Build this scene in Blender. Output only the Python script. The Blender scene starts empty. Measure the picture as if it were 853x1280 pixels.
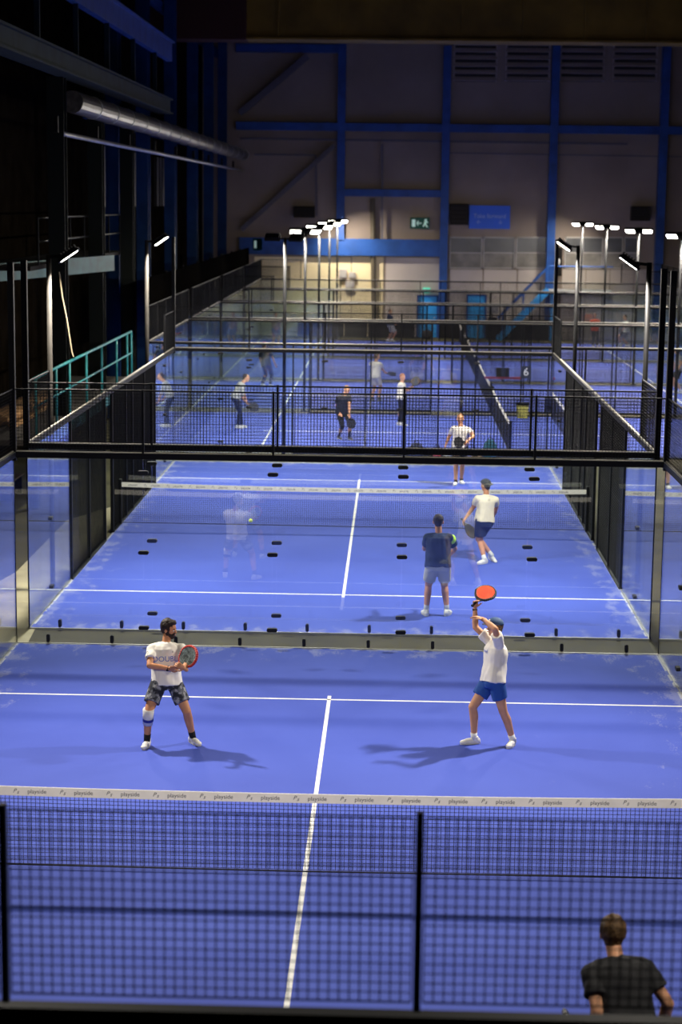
import bpy, bmesh, math, random
import numpy as np
from mathutils import Vector, Matrix, noise
from mathutils.bvhtree import BVHTree
random.seed(7)
S = bpy.context.scene
COL = S.collection
V = Vector
# ---------------------------------------------------------------- camera
CAM = (0.8449, -18.6476, 6.8614); PIT, YAW, ROL, FPX = 0.1627, 0.0277, 0.0121, 2361.33
_fw = V((-math.sin(YAW)*math.cos(PIT), math.cos(YAW)*math.cos(PIT), -math.sin(PIT)))
_r = V((math.cos(YAW), math.sin(YAW), 0)); _u = _r.cross(_fw)
R2 = _r*math.cos(ROL) + _u*math.sin(ROL); U2 = _u*math.cos(ROL) - _r*math.sin(ROL)
cd = bpy.data.cameras.new('camera'); cam = bpy.data.objects.new('camera', cd); COL.objects.link(cam)
cd.sensor_fit = 'VERTICAL'; cd.sensor_height = 36; cd.lens = FPX/1280*36
cd.clip_end = 300
cam.matrix_world = Matrix(((R2.x, U2.x, -_fw.x, CAM[0]), (R2.y, U2.y, -_fw.y, CAM[1]), (R2.z, U2.z, -_fw.z, CAM[2]), (0, 0, 0, 1)))
cd.dof.use_dof = True; cd.dof.focus_distance = 25.0; cd.dof.aperture_fstop = 1.7
S.camera = cam
# ---------------------------------------------------------------- world, view
S.view_settings.view_transform = 'Standard'; S.view_settings.look = 'None'
S.view_settings.gamma = 1; S.view_settings.use_curve_mapping = False
S.view_settings.exposure = 0.0
w = bpy.data.worlds.new('world'); S.world = w; w.use_nodes = True
w.node_tree.nodes['Background'].inputs[0].default_value = (0.5, 0.55, 0.7, 1)
w.node_tree.nodes['Background'].inputs[1].default_value = 0.004
S.cycles.transparent_max_bounces = 48
LAMP_W = 400.0       # watts of a floodlight
LAMP_C = (1.0, 0.93, 0.82)

def ray(x, y): return _fw + R2*((x-426.5)/FPX) - U2*((y-640)/FPX)
def atY(x, y, Y):
    d = ray(x, y); return V(CAM) + d*((Y-CAM[1])/d.y)
def atZ(x, y, z=0):
    d = ray(x, y); return V(CAM) + d*((z-CAM[2])/d.z)

# ---------------------------------------------------------------- materials
def srgb(h):
    h = h.lstrip('#'); c = [int(h[i:i+2], 16)/255 for i in (0, 2, 4)]
    return tuple(x/12.92 if x <= .04045 else ((x+.055)/1.055)**2.4 for x in c)
MATS = {}
def mat(name, col, rough=.6, metal=0, noise_s=0, noise_a=.25, bump=0, bump_s=60, spec=.3, emit=0, emit_col=None):
    if name in MATS: return MATS[name]
    if isinstance(col, str): col = srgb(col)
    m = bpy.data.materials.new(name); m.use_nodes = True; nt = m.node_tree; N = nt.nodes; L = nt.links
    b = N['Principled BSDF']; b.inputs['Base Color'].default_value = (*col, 1)
    b.inputs['Roughness'].default_value = rough; b.inputs['Metallic'].default_value = metal
    b.inputs['Specular IOR Level'].default_value = spec
    tc = N.new('ShaderNodeTexCoord')
    if noise_s:
        n = N.new('ShaderNodeTexNoise'); n.inputs['Scale'].default_value = noise_s; n.inputs['Detail'].default_value = 5
        L.new(tc.outputs['Object'], n.inputs['Vector'])
        r = N.new('ShaderNodeValToRGB'); r.color_ramp.elements[0].position = .3; r.color_ramp.elements[1].position = .7
        r.color_ramp.elements[0].color = (*[c*(1-noise_a) for c in col], 1)
        r.color_ramp.elements[1].color = (*[min(1, c*(1+noise_a)) for c in col], 1)
        L.new(n.outputs['Fac'], r.inputs['Fac']); L.new(r.outputs['Color'], b.inputs['Base Color'])
    if name == 'camouflage cloth':
        r.color_ramp.interpolation = 'CONSTANT'; r.color_ramp.elements[0].color = (.02, .022, .03, 1); r.color_ramp.elements[0].position = 0
        r.color_ramp.elements[1].position = .47; r.color_ramp.elements[1].color = (.10, .105, .12, 1)
        e_ = r.color_ramp.elements.new(.56); e_.color = (.30, .30, .31, 1)
    if bump:
        n = N.new('ShaderNodeTexNoise'); n.inputs['Scale'].default_value = bump_s; n.inputs['Detail'].default_value = 4
        L.new(tc.outputs['Object'], n.inputs['Vector'])
        bp = N.new('ShaderNodeBump'); bp.inputs['Strength'].default_value = bump; bp.inputs['Distance'].default_value = .01
        L.new(n.outputs['Fac'], bp.inputs['Height']); L.new(bp.outputs['Normal'], b.inputs['Normal'])
    if emit:
        b.inputs['Emission Color'].default_value = (*(emit_col or col), 1); b.inputs['Emission Strength'].default_value = emit
    MATS[name] = m; return m

def glass_mat():
    m = bpy.data.materials.new('tempered glass'); m.use_nodes = True; nt = m.node_tree; N = nt.nodes; L = nt.links
    N.remove(N['Principled BSDF']); out = N['Material Output']
    g = N.new('ShaderNodeNewGeometry'); d = N.new('ShaderNodeVectorMath'); d.operation = 'DOT_PRODUCT'
    L.new(g.outputs['Incoming'], d.inputs[0]); L.new(g.outputs['Normal'], d.inputs[1])
    def M(op, a, b=None):
        n = N.new('ShaderNodeMath'); n.operation = op
        for i, v in enumerate((a, b)):
            if v is None: continue
            if isinstance(v, (int, float)): n.inputs[i].default_value = v
            else: L.new(v, n.inputs[i])
        return n.outputs[0]
    c = M('ABSOLUTE', d.outputs['Value']); k = M('POWER', M('SUBTRACT', 1.0, c), 5.0)
    f = M('ADD', M('MULTIPLY', k, .955), .045)
    t = N.new('ShaderNodeBsdfTransparent'); t.inputs[0].default_value = (.95, .975, .97, 1)
    gl = N.new('ShaderNodeBsdfGlossy'); gl.inputs['Roughness'].default_value = 0.0; gl.inputs[0].default_value = (1, 1, 1, 1)
    mx = N.new('ShaderNodeMixShader'); L.new(f, mx.inputs[0]); L.new(t.outputs[0], mx.inputs[1]); L.new(gl.outputs[0], mx.inputs[2])
    L.new(mx.outputs[0], out.inputs['Surface']); MATS['glass'] = m; return m
GLASS = glass_mat()

def turf_mat(name, hx, hy):
    """blue carpet with sand swept against the court edges; hx, hy half sizes"""
    m = bpy.data.materials.new(name); m.use_nodes = True; nt = m.node_tree; N = nt.nodes; L = nt.links
    b = N['Principled BSDF']; b.inputs['Roughness'].default_value = .85; b.inputs['Specular IOR Level'].default_value = .25
    tc = N.new('ShaderNodeTexCoord'); sp = N.new('ShaderNodeSeparateXYZ'); L.new(tc.outputs['Object'], sp.inputs[0])
    def M(op, a, b_=None, c=None):
        n = N.new('ShaderNodeMath'); n.operation = op
        for i, v in enumerate((a, b_, c)):
            if v is None: continue
            if isinstance(v, (int, float)): n.inputs[i].default_value = v
            else: L.new(v, n.inputs[i])
        return n.outputs[0]
    def NZ(scale, detail=5, vec=None):
        n = N.new('ShaderNodeTexNoise'); n.inputs['Scale'].default_value = scale; n.inputs['Detail'].default_value = detail
        L.new(vec or tc.outputs['Object'], n.inputs['Vector']); return n.outputs['Fac']
    dx = M('SUBTRACT', hx, M('ABSOLUTE', sp.outputs['X'])); dy = M('SUBTRACT', hy, M('ABSOLUTE', sp.outputs['Y']))
    ed = M('MINIMUM', dx, dy)
    prox = M('SUBTRACT', 1.0, M('DIVIDE', ed, 1.1)); prox = M('MAXIMUM', prox, 0.0)
    mp = N.new('ShaderNodeMapping'); mp.inputs['Scale'].default_value = (2.6, 1.2, 1); L.new(tc.outputs['Object'], mp.inputs['Vector'])
    n1 = NZ(1.6, 9, mp.outputs[0]); n2 = NZ(14, 8, mp.outputs[0])
    a = M('ADD', M('MULTIPLY', prox, .30), M('MULTIPLY', n1, .95)); a = M('ADD', a, M('MULTIPLY', n2, .45))
    sand = M('MULTIPLY', M('SUBTRACT', a, .93), 1.5)
    edge = M('MULTIPLY', M('LESS_THAN', ed, .045), M('GREATER_THAN', NZ(3, 4), .47))
    sand = M('MAXIMUM', M('MINIMUM', M('MAXIMUM', sand, 0.0), .22), M('MULTIPLY', edge, .7))
    r = N.new('ShaderNodeValToRGB'); r.color_ramp.elements[0].position = .3; r.color_ramp.elements[1].position = .72
    r.color_ramp.elements[0].color = (*TURF_D, 1); r.color_ramp.elements[1].color = (*TURF_L, 1)
    L.new(NZ(.35, 6), r.inputs['Fac'])
    mx = N.new('ShaderNodeMix'); mx.data_type = 'RGBA'; L.new(sand, mx.inputs['Factor']); L.new(r.outputs['Color'], mx.inputs['A'])
    mx.inputs['B'].default_value = (.55, .55, .52, 1)
    L.new(mx.outputs['Result'], b.inputs['Base Color'])
    bp = N.new('ShaderNodeBump'); bp.inputs['Strength'].default_value = .35; bp.inputs['Distance'].default_value = .01
    L.new(NZ(160, 3), bp.inputs['Height']); L.new(bp.outputs['Normal'], b.inputs['Normal'])
    return m
TURF_D = (.043, .071, .38); TURF_L = (.060, .098, .475)

BLACK = mat('black powder coated steel', (.004, .004, .0045), .55, 0, noise_s=3, noise_a=.3, spec=.12)
BLACKM = mat('black rubber', (.008, .008, .009), .6)
WIRE = mat('black welded wire', (.004, .004, .0045), .6, 0, spec=.2)
WHITE = mat('white line fibre', (.80, .80, .78), .8, noise_s=6, noise_a=.06)
TAPE = mat('white net tape', (.92, .86, .72), .7, noise_s=5, noise_a=.06)
CONC = mat('worn concrete', (.058, .050, .020), .8, noise_s=.8, noise_a=.3, bump=.2, bump_s=15)
INK = mat('grey print', (.06, .06, .075), .7)
LENS = mat('floodlight lens', (1, 1, 1), .5, emit=30, emit_col=LAMP_C)
STEEL = mat('galvanised steel', (.45, .45, .43), .45, .7, noise_s=4, noise_a=.15)
BLUEST = mat('blue painted steel', (.014, .065, .25), .5, noise_s=1.5, noise_a=.25)
BLUEBR = mat('blue door paint', (.030, .30, .70), .5, noise_s=1.5, noise_a=.2)
TEAL = mat('teal painted steel', (.012, .10, .11), .5, noise_s=2, noise_a=.35)

# ---------------------------------------------------------------- mesh building
class MB:
    def __init__(s): s.v = []; s.f = []
    def add(s, vs, fs):
        o = len(s.v); s.v += [tuple(v) for v in vs]; s.f += [tuple(i+o for i in f) for f in fs]; return s
    def box(s, x0, x1, y0, y1, z0, z1):
        vs = [(x, y, z) for x in (x0, x1) for y in (y0, y1) for z in (z0, z1)]
        return s.add(vs, [(0, 1, 3, 2), (4, 6, 7, 5), (0, 4, 5, 1), (2, 3, 7, 6), (0, 2, 6, 4), (1, 5, 7, 3)])
    def tube(s, p0, p1, r0, r1=None, n=10, caps=True):
        p0 = V(p0); p1 = V(p1); r1 = r0 if r1 is None else r1
        d = (p1-p0).normalized(); a = d.orthogonal().normalized(); b = d.cross(a)
        vs = []
        for p, r in ((p0, r0), (p1, r1)):
            for i in range(n):
                t = 2*math.pi*(i+.5)/n; vs.append(p+(a*math.cos(t)+b*math.sin(t))*r)
        fs = [(i, (i+1) % n, n+(i+1) % n, n+i) for i in range(n)]
        if caps: fs += [tuple(range(n-1, -1, -1)), tuple(range(n, 2*n))]
        return s.add(vs, fs)
    def bar(s, p0, p1, w, h, up=(0, 0, 1)):
        p0 = V(p0); p1 = V(p1); d = (p1-p0).normalized(); up = V(up)
        if abs(d.dot(up)) > .98: up = V((0, 1, 0))
        a = d.cross(up).normalized(); b = a.cross(d)
        vs = [p+a*sx*w/2+b*sz*h/2 for p in (p0, p1) for sx, sz in ((-1, -1), (1, -1), (1, 1), (-1, 1))]
        return s.add(vs, [(3, 2, 1, 0), (4, 5, 6, 7), (0, 1, 5, 4), (1, 2, 6, 5), (2, 3, 7, 6), (3, 0, 4, 7)])
    def path(s, pts, r, n=8):
        for a, b in zip(pts[:-1], pts[1:]): s.tube(a, b, r, n=n)
        return s
    def prism(s, pts, y0, y1):   # polygon in xz extruded along y
        n = len(pts)
        vs = [(x, y0, z) for x, z in pts]+[(x, y1, z) for x, z in pts]
        return s.add(vs, [tuple(range(n)), tuple(range(2*n-1, n-1, -1))]+[(i, i+n, (i+1) % n+n, (i+1) % n) for i in range(n)])
    def sphere(s, c, rx, ry=None, rz=None, ax=None, nu=14, nv=9):
        ry = rx if ry is None else ry; rz = rx if rz is None else rz; c = V(c)
        ax = ax or (V((1, 0, 0)), V((0, 1, 0)), V((0, 0, 1)))
        vs = [c-ax[2]*rz]
        for j in range(1, nv):
            ph = -math.pi/2+math.pi*j/nv
            for i in range(nu):
                t = 2*math.pi*i/nu
                vs.append(c+ax[0]*rx*math.cos(ph)*math.cos(t)+ax[1]*ry*math.cos(ph)*math.sin(t)+ax[2]*rz*math.sin(ph))
        vs.append(c+ax[2]*rz); top = len(vs)-1
        fs = [(0, 1+(i+1) % nu, 1+i) for i in range(nu)]
        for j in range(nv-2):
            for i in range(nu):
                a = 1+j*nu+i; b = 1+j*nu+(i+1) % nu; fs.append((a, b, b+nu, a+nu))
        a0 = 1+(nv-2)*nu
        fs += [(a0+i, a0+(i+1) % nu, top) for i in range(nu)]
        return s.add(vs, fs)
    def capsule(s, p0, r0, p1, r1, n=14):
        s.tube(p0, p1, r0, r1, n); s.sphere(p0, r0, nu=n, nv=8); s.sphere(p1, r1, nu=n, nv=8); return s
    def loft(s, rings):          # rings: list of (centre, ax, ay, rx, ry[, power])
        n = 24; vs = []
        for c, ax, ay, rx, ry in rings:
            for i in range(n):
                t = 2*math.pi*i/n; ct, st = math.cos(t), math.sin(t)
                e = .85
                vs.append(V(c)+V(ax)*rx*math.copysign(abs(ct)**e, ct)+V(ay)*ry*math.copysign(abs(st)**e, st))
        m = len(rings); fs = []
        for j in range(m-1):
            for i in range(n):
                a = j*n+i; b = j*n+(i+1) % n; fs.append((a, b, b+n, a+n))
        fs += [tuple(range(n-1, -1, -1)), tuple(range((m-1)*n, m*n))]
        return s.add(vs, fs)
    def mesh(s, name, m, smooth=False):
        me = bpy.data.meshes.new(name); me.from_pydata(s.v, [], s.f)
        bm = bmesh.new(); bm.from_mesh(me); bmesh.ops.recalc_face_normals(bm, faces=bm.faces); bm.to_mesh(me); bm.free()
        if smooth: me.shade_smooth()
        if m: me.materials.append(m)
        return me
    def build(s, name, m, parent=None, smooth=False, bevel=0):
        o = bpy.data.objects.new(name, s.mesh(name, m, smooth)); COL.objects.link(o)
        if parent: o.parent = parent
        if bevel:
            b = o.modifiers.new('bevel', 'BEVEL'); b.width = bevel; b.segments = 2; b.limit_method = 'ANGLE'
        return o

def link(name, me, parent=None, loc=(0, 0, 0), rotz=0, rot=None):
    o = bpy.data.objects.new(name, me); COL.objects.link(o); o.parent = parent; o.location = loc
    o.rotation_euler = rot if rot else (0, 0, rotz); return o
def tag(o, label=None, cat=None, group=None, kind=None):
    if label: o['label'] = label
    if cat: o['category'] = cat
    if group: o['group'] = group
    if kind: o['kind'] = kind
    return o
def thing(name, label, cat, loc=(0, 0, 0), rotz=0, group=None):
    o = bpy.data.objects.new(name, None); COL.objects.link(o); o.location = loc; o.rotation_euler = (0, 0, rotz)
    o.empty_display_size = .2
    return tag(o, label, cat, group)
def struct(name, mb, m, parent=None, smooth=False):
    o = mb.build(name, m, parent, smooth)
    if not parent: o['kind'] = 'structure'
    return o
def text_mesh(body, size, m, depth=0, shear=0, align='CENTER'):
    c = bpy.data.curves.new('text', 'FONT'); c.body = body; c.size = size; c.extrude = depth; c.shear = shear
    c.align_x = align; c.align_y = 'CENTER'; c.resolution_u = 3
    o = bpy.data.objects.new('text', c); COL.objects.link(o)
    dg = bpy.context.evaluated_depsgraph_get(); me = bpy.data.meshes.new_from_object(o.evaluated_get(dg))
    bpy.data.objects.remove(o); me.materials.clear(); me.materials.append(m); me.name = 'lettering'; return me

# ================================================================ SETTING
YF = 79.5                                   # far wall
struct('floor', MB().box(-10, 26, -26, YF+.3, -.3, -.02), CONC)
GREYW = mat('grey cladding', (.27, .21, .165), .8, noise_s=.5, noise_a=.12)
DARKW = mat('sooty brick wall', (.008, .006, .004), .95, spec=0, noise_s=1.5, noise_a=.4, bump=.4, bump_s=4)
struct('wall_far', MB().box(-10, 26, YF, YF+.3, 0, 21), GREYW)
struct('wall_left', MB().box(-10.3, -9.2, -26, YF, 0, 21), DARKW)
struct('wall_right', MB().box(26, 26.3, -26, YF, 0, 21), GREYW)
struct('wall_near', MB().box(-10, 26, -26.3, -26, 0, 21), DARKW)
struct('ceiling', MB().box(-10.3, 26.3, -26.3, YF+.3, 21, 21.3), mat('dark roof', (.02, .018, .018), .9))

# ---- court surfaces
def court(label, cx, cy, along_y, off):
    hx, hy = (5, 10) if along_y else (10, 5)
    t = thing('court_surface', label, 'court', (cx, cy, 0)); t['kind'] = 'structure'
    tm = turf_mat('blue turf', hx, hy)
    MB().box(-hx, hx, -hy, hy, -.02, 0).build('turf', tm, t)
    h = .002
    def ln(x0, x1, y0, y1): MB().box(x0, x1, y0, y1, 0, h).build('line', WHITE, t)
    if along_y:
        for s in (-1, 1): ln(-5, 5, s*6.95-.025, s*6.95+.025)
        for s in (-1, 1): ln(-.025, .025, min(s*.0, s*7.15), max(s*.0, s*7.15))
    else:
        for s in (-1, 1): ln(s*6.95-.025, s*6.95+.025, -5, 5)
        for s in (-1, 1): ln(min(0, s*7.15), max(0, s*7.15), -.025, .025)
    return t
NX = 4.05
RC = [38.1+11.15*k for k in range(4)]
ORD = ['first', 'second', 'third', 'fourth']
court('blue padel court in the foreground with white service lines', 0, 0, True, 0)
court('blue padel court behind the foreground glass wall', 0, 21.04, True, 0)
for k, cy in enumerate(RC):
    court('crosswise blue padel court, %s row beyond the two lengthwise courts' % ORD[k], NX, cy, False, 0)

# ================================================================ ENCLOSURES
WR = .0030
def grid_mesh(wd, ht, name, r=WR):
    mb = MB(); n = int(round(wd/.05)); k = int(round(ht/.05))
    for i in range(n+1): 
        x = wd*i/n; mb.tube((x, 0, 0), (x, 0, ht), r, n=4, caps=False)
    for j in range(k+1):
        z = ht*j/k; mb.tube((0, r*1.5, z), (wd, r*1.5, z), r*(1.6 if j in (0, k, k//2) else 1), n=4, caps=False)
    return mb.mesh(name, WIRE)
G1 = grid_mesh(1.94, .93, 'wire_mesh'); G3 = grid_mesh(1.94, 2.9, 'wire_mesh', .0036); GH = grid_mesh(.95, 2.9, 'wire_mesh', .0036)
G1N = grid_mesh(1.94, .93, 'wire_mesh', .0036)
GP = MB().box(.004, 1.996, -.006, .006, .02, 2.95).mesh('glass_panel', GLASS)
def pill(w_, h_, d_):
    r = min(w_, h_)/2; pts = []
    for i in range(16):
        a = 2*math.pi*i/16; cx = (w_/2-r)*(1 if math.cos(a) > 0 else -1); cz = (h_/2-r)*(1 if math.sin(a) > 0 else -1)
        pts.append((cx+r*math.cos(a), cz+r*math.sin(a)))
    return MB().prism(pts, -d_/2, d_/2)
PH = pill(.165, .06, .07).mesh('clamp', BLACKM); PV = pill(.055, .13, .06).mesh('clamp', BLACKM)
PO4 = MB().box(-.018, .018, -.02, .02, 3.0, 4.0).mesh('post', BLACK)
PO3 = MB().box(-.03, .03, -.03, .03, 0, 3.0).mesh('post', BLACK)
POC = MB().box(-.01, .01, -.01, .01, 0, 2.93).box(-.035, .035, -.035, .035, 2.9, 4.0).mesh('post', BLACK)
POT = MB().box(-.01, .01, -.01, .01, 0, 2.93).box(-.045, .045, -.045, .045, 2.88, 5.9).mesh('post', BLACK)

CAPM = mat('lamplit dusty rail', (.50, .47, .40), .7)  # pale tone paints lamplight on the dusty upper edge of the rails
G1F = grid_mesh(1.94, .93, 'wire_mesh', .0019); G3F = grid_mesh(1.94, 2.9, 'wire_mesh', .0021); GHF = grid_mesh(.95, 2.9, 'wire_mesh', .0021)
PO3F = MB().box(-.02, .02, -.02, .02, 0, 3.0).mesh('post', BLACK)
def wall(name, label, loc, rotz, segs, clamps=2, near=False, tall=(False, False), group=None, cross=False):
    """wall running along local x; segs = list of (x0, kind) 2 m bays"""
    t = thing(name, label, 'court wall', loc, rotz, group)
    g1, g3, gh, p3 = (G1F, G3F, GHF, PO3F) if cross else (G1, G3, GH, PO3)
    xs = [s[0] for s in segs]; L = segs[-1][0]+(1.08 if segs[-1][1] == 'H' else 2.0)
    rail = MB(); lo = MB()
    for i, (x, k) in enumerate(segs):
        if k in ('G4', 'G3'):
            g = link('glass_panel', GP, t, (x, 0, 0))
            if clamps:
                if i > 0 and segs[i-1][1][0] == 'G':
                    for z in (.28, 1.47, 2.72): link('clamp', PH, g, (0, 0, z))
            if clamps > 1:
                for dx in (.5, 1.5): link('clamp', PV, g, (dx, 0, .09))
        if k == 'M3': link('wire_mesh_panel', g3, t, (x+.03, 0, .05))
        if k == 'H': link('wire_mesh_panel', gh, t, (x+.02, 0, .05))
        if k == 'G4': link('wire_mesh_panel', G1N if near else g1, t, (x+.03, 0, 3.04))
        if k[0] in 'MH' or (i and segs[i-1][1][0] in 'MHO'):
            link('post', p3, t, (x, 0, 0))
        if k == 'O': lo.box(x, x+1, -.02, .02, 2.05, 2.1)
        if k == 'G4' and 0 < i: link('post', PO4, t, (x, 0, 0))
        if k == 'G4' and i+1 < len(segs) and segs[i+1][1] != 'G4': link('post', PO4, t, (x+2, 0, 0))
        if k != 'G4' and i+1 < len(segs) and segs[i+1][1] == 'G4' and i: pass
    for e, x in enumerate((0, L)):
        link('post', POT if tall[e] else POC, t, (x, 0, 0))
    if near: MB().box(0, L, -.045, .045, 2.86, 2.985).build('top_rail', BLACK, t)
    else:
        rw = .03 if cross else .045
        MB().box(0, L, -rw, rw, 3.02-2*rw, 3.02).build('top_rail', BLACK, t)
        MB().box(0, L, -.027 if cross else -.014, .027 if cross else .014, 3.02, 3.032).build('rail_lit_top', CAPM, t)  # thin strip whose pale colour stands for the lit top edge
    # upper edge above the taller bays
    run = None
    up = MB()
    for i, (x, k) in enumerate(segs):
        if k == 'G4': up.box(x, x+2, -.012, .012, 3.97, 3.99)
    if up.v and not near: up.build('upper_rail', BLACK, t)
    bs = MB(); bb = MB()
    for x, k in segs:
        if k[0] == 'G': bs.box(x, x+2, -.012, .012, -.02, .012)
        elif k in ('M3', 'M3c', 'H'): bb.box(x, x+2 if k != 'H' else x+1, -.04, .04, -.02, .03 if clamps else .0)
    bs.build('base_rail', STEEL, t)
    if bb.v: bb.build('base_rail', BLACK, t)
    return t
END = [(0, 'G4'), (2, 'G4'), (4, 'G4'), (6, 'G4'), (8, 'G4')]
# side: 0-2 G4, 2-4 G3, mesh 4-8.9, opening .8 , net, ...
SIDE = [(0, 'G4'), (2, 'G3'), (4, 'M3'), (6, 'M3'), (8, 'H'), (9.08, 'X'), (9.9, 'H'), (11.0, 'O2'), (12, 'M3'), (14, 'M3'), (16, 'G3'), (18, 'G4')]
def side_segs(): return [(0, 'G4'), (2, 'G3'), (4, 'M3'), (6, 'M3'), (8, 'Y'), (9.75, 'H'), (10.9, 'Z'), (12, 'M3'), (14, 'M3'), (16, 'G3'), (18, 'G4')]
H2 = math.pi/2
def side_wall(label, loc, rotz, clamps, tall=(False, False), cross=False):
    segs = [(0, 'G4'), (2, 'G3'), (4, 'M3'), (6, 'M3'), (8, 'O'), (9, 'M3c'), (11, 'H'), (12, 'M3'), (14, 'M3'), (16, 'G3'), (18, 'G4')]
    t = wall('court_side_wall', label, loc, rotz, segs, clamps, tall=tall, cross=cross)
    link('wire_mesh_panel', G3F if cross else G3, t, (9.03, 0, .05))
    for x in (8, 12): pass
    for x in (9, 11): link('post', PO3F if cross else PO3, t, (x, 0, 0))
    return t
wall('court_end_wall', 'low black mesh fence on its rail, nearest to the viewer, blurred grid across the bottom', (-5, -10, 0), 0, END, 2, near=True)
wall('court_end_wall', 'glass end wall with mesh above, far end of the foreground court', (-5, 10, 0), 0, END, 2, tall=(True, True))
wall('court_end_wall', 'glass end wall just behind the concrete strip, near end of second court', (-5, 11.04, 0), 0, END, 2, tall=(True, True))
wall('court_end_wall', 'glass end wall at the far end of the second lengthwise court', (-5, 31.04, 0), 0, END, 1, tall=(True, True))
side_wall('left side wall of the foreground court, outside the frame edge', (-5, -10, 0), H2, 1)
side_wall('right side wall of the foreground court, outside the frame edge', (5, -10, 0), H2, 1)
side_wall('glass and black mesh wall along the left side of the second court', (-5, 11.04, 0), H2, 1)
side_wall('glass and black mesh wall along the right side of the second court', (5, 11.04, 0), H2, 1)
for k, cy in enumerate(RC):
    side_wall('near long wall of the %s crosswise court' % ORD[k], (NX-10, cy-5, 0), 0, 1 if k < 2 else 0, cross=True)
    side_wall('far long wall of the %s crosswise court' % ORD[k], (NX-10, cy+5, 0), 0, 1 if k < 2 else 0, cross=True)
    wall('court_end_wall', 'left glass end wall of the %s crosswise court' % ORD[k], (NX-10, cy-5, 0), H2, END, 1 if k < 2 else 0, cross=True)
    wall('court_end_wall', 'right glass end wall of the %s crosswise court' % ORD[k], (NX+10, cy-5, 0), H2, END, 1 if k < 2 else 0, cross=True)

# ================================================================ NETS
WORD = text_mesh('playside', .062, INK); LOGO = text_mesh('P', .06, INK, shear=.4); LOGO2 = text_mesh('s', .06, INK, shear=.4)
NETW = mat('black net cord', (.010, .010, .014), .7)
def net(label, loc, rotz, letters):
    t = thing('padel_net', label, 'net', loc, rotz)
    hz = lambda x: .86+.05*(x/5)**2
    N = 40; vs = []; fs = []
    for i in range(N+1):
        x = -4.95+9.9*i/N
        for z, y in ((hz(x)-.095, -.007), (hz(x), -.007), (hz(x), .007), (hz(x)-.095, .007)): vs.append((x, y, z))
        if i:
            for q in range(4): fs.append(((i-1)*4+q, (i-1)*4+(q+1) % 4, i*4+(q+1) % 4, i*4+q))
    fs += [(0, 1, 2, 3), tuple(N*4+q for q in (3, 2, 1, 0))]
    MB().add(vs, fs).build('tape', TAPE, t)
    m = MB(); nv = 220
    for i in range(nv+1):
        x = -4.95+9.9*i/nv; m.tube((x, 0, .05), (x, 0, hz(x)-.09), .0028, n=4, caps=False)
    for j in range(19):
        f = j/18
        for i in range(8):
            x0 = -4.95+9.9*i/8; x1 = -4.95+9.9*(i+1)/8
            m.tube((x0, 0, .05+f*(hz(x0)-.14)), (x1, 0, .05+f*(hz(x1)-.14)), .0028, n=4, caps=False)
    tag(m.build('netting', NETW, t), kind='stuff')
    MB().path([(-4.95, 0, .045), (0, 0, .03), (4.95, 0, .045)], .009, 6).build('bottom_cord', NETW, t)
    for s in (-1, 1):
        p = MB().box(s*5-.04-.02*s, s*5+.04-.02*s, -.04, .04, 0, .98).build('net_post', BLACK, t, bevel=.008)
    if letters:
        for i in range(-10, 11):
            x = i*.482+.12
            if abs(x) > 4.8: continue
            if letters > 0: link('lettering', WORD, t, (x, -.0085, hz(x)-.048), rot=(H2, 0, 0))
            xx = x-.235
            if xx > -4.85:
                l = link('emblem', LOGO, t, (xx, -.0085, hz(x)-.042), rot=(H2, 0, 0)); link('emblem', LOGO2, t, (xx+.035, -.0085, hz(x)-.054), rot=(H2, 0, 0))
    return t
net('black net with white lettered tape across the foreground court', (0, 0, 0), 0, 1)
net('black net with white tape across the second court, between two players', (0, 21.04, 0), 0, 1)
for k, cy in enumerate(RC):
    net('net running away from the viewer on the %s crosswise court' % ORD[k], (NX, cy, 0), H2, 0)

# ================================================================ FLOODLIGHTS
HOUS = MB().box(-.21, .21, -.13, .13, 0, .05).box(-.18, .18, -.10, .10, .05, .09)
for i in range(7): HOUS.box(-.18+.055*i, -.165+.055*i, -.11, .11, .09, .12)
HOUS = HOUS.mesh('lamp_head', BLACK)
LENSM = MB().box(-.17, .17, -.085, .085, -.006, 0).mesh('lens', LENS)
def aim(o, frm, to):
    d = (V(to)-V(frm)).normalized(); o.rotation_euler = d.to_track_quat('-Z', 'Y').to_euler()
def pole(label, x, y, heads, group, h=5.9, metal=BLACK, r=.045, power=1.0, spread=135, along=False):
    """heads: list of (dx, dy, target, tilt target point)"""
    t = thing('floodlight_pole', label, 'floodlight', (x, y, 0), 0, group)
    MB().tube((0, 0, 0), (0, 0, h), r, n=12).build('pole', metal, t, smooth=True)
    MB().box(-.12, .12, -.12, .12, 0, .02).build('base_plate', BLACK, t)
    arm = MB()
    for dx, dy, tgt in heads: arm.bar((0, 0, h-.04), (dx*.9, dy*.9, h+.0), .06, .05)
    arm.build('arm', BLACK, t)
    for dx, dy, tgt in heads:
        hd = link('lamp_head', HOUS, t, (dx, dy, h-.02))
        d = (V(tgt)-V((x+dx, y+dy, h))).normalized()
        z = -d; xx = V((-d.y, d.x, 0)).normalized(); yy = z.cross(xx)
        if along: xx, yy = yy, -xx
        hd.rotation_euler = Matrix((xx, yy, z)).transposed().to_euler()
        link('lens', LENSM, hd)
        ld = bpy.data.lights.new('floodlight', 'AREA'); ld.shape = 'RECTANGLE'; ld.size = .34; ld.size_y = .17
        sx = x-NX
        ld.energy = LAMP_W*power*(((.42 if sx < 0 else .2) if y > 70 else .5) if dx == 0 else 1); ld.color = LAMP_C; ld.spread = math.radians(spread)
        lo = bpy.data.objects.new('floodlight', ld); COL.objects.link(lo); lo.parent = hd; lo.location = (0, 0, -.012)
    return t
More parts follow.
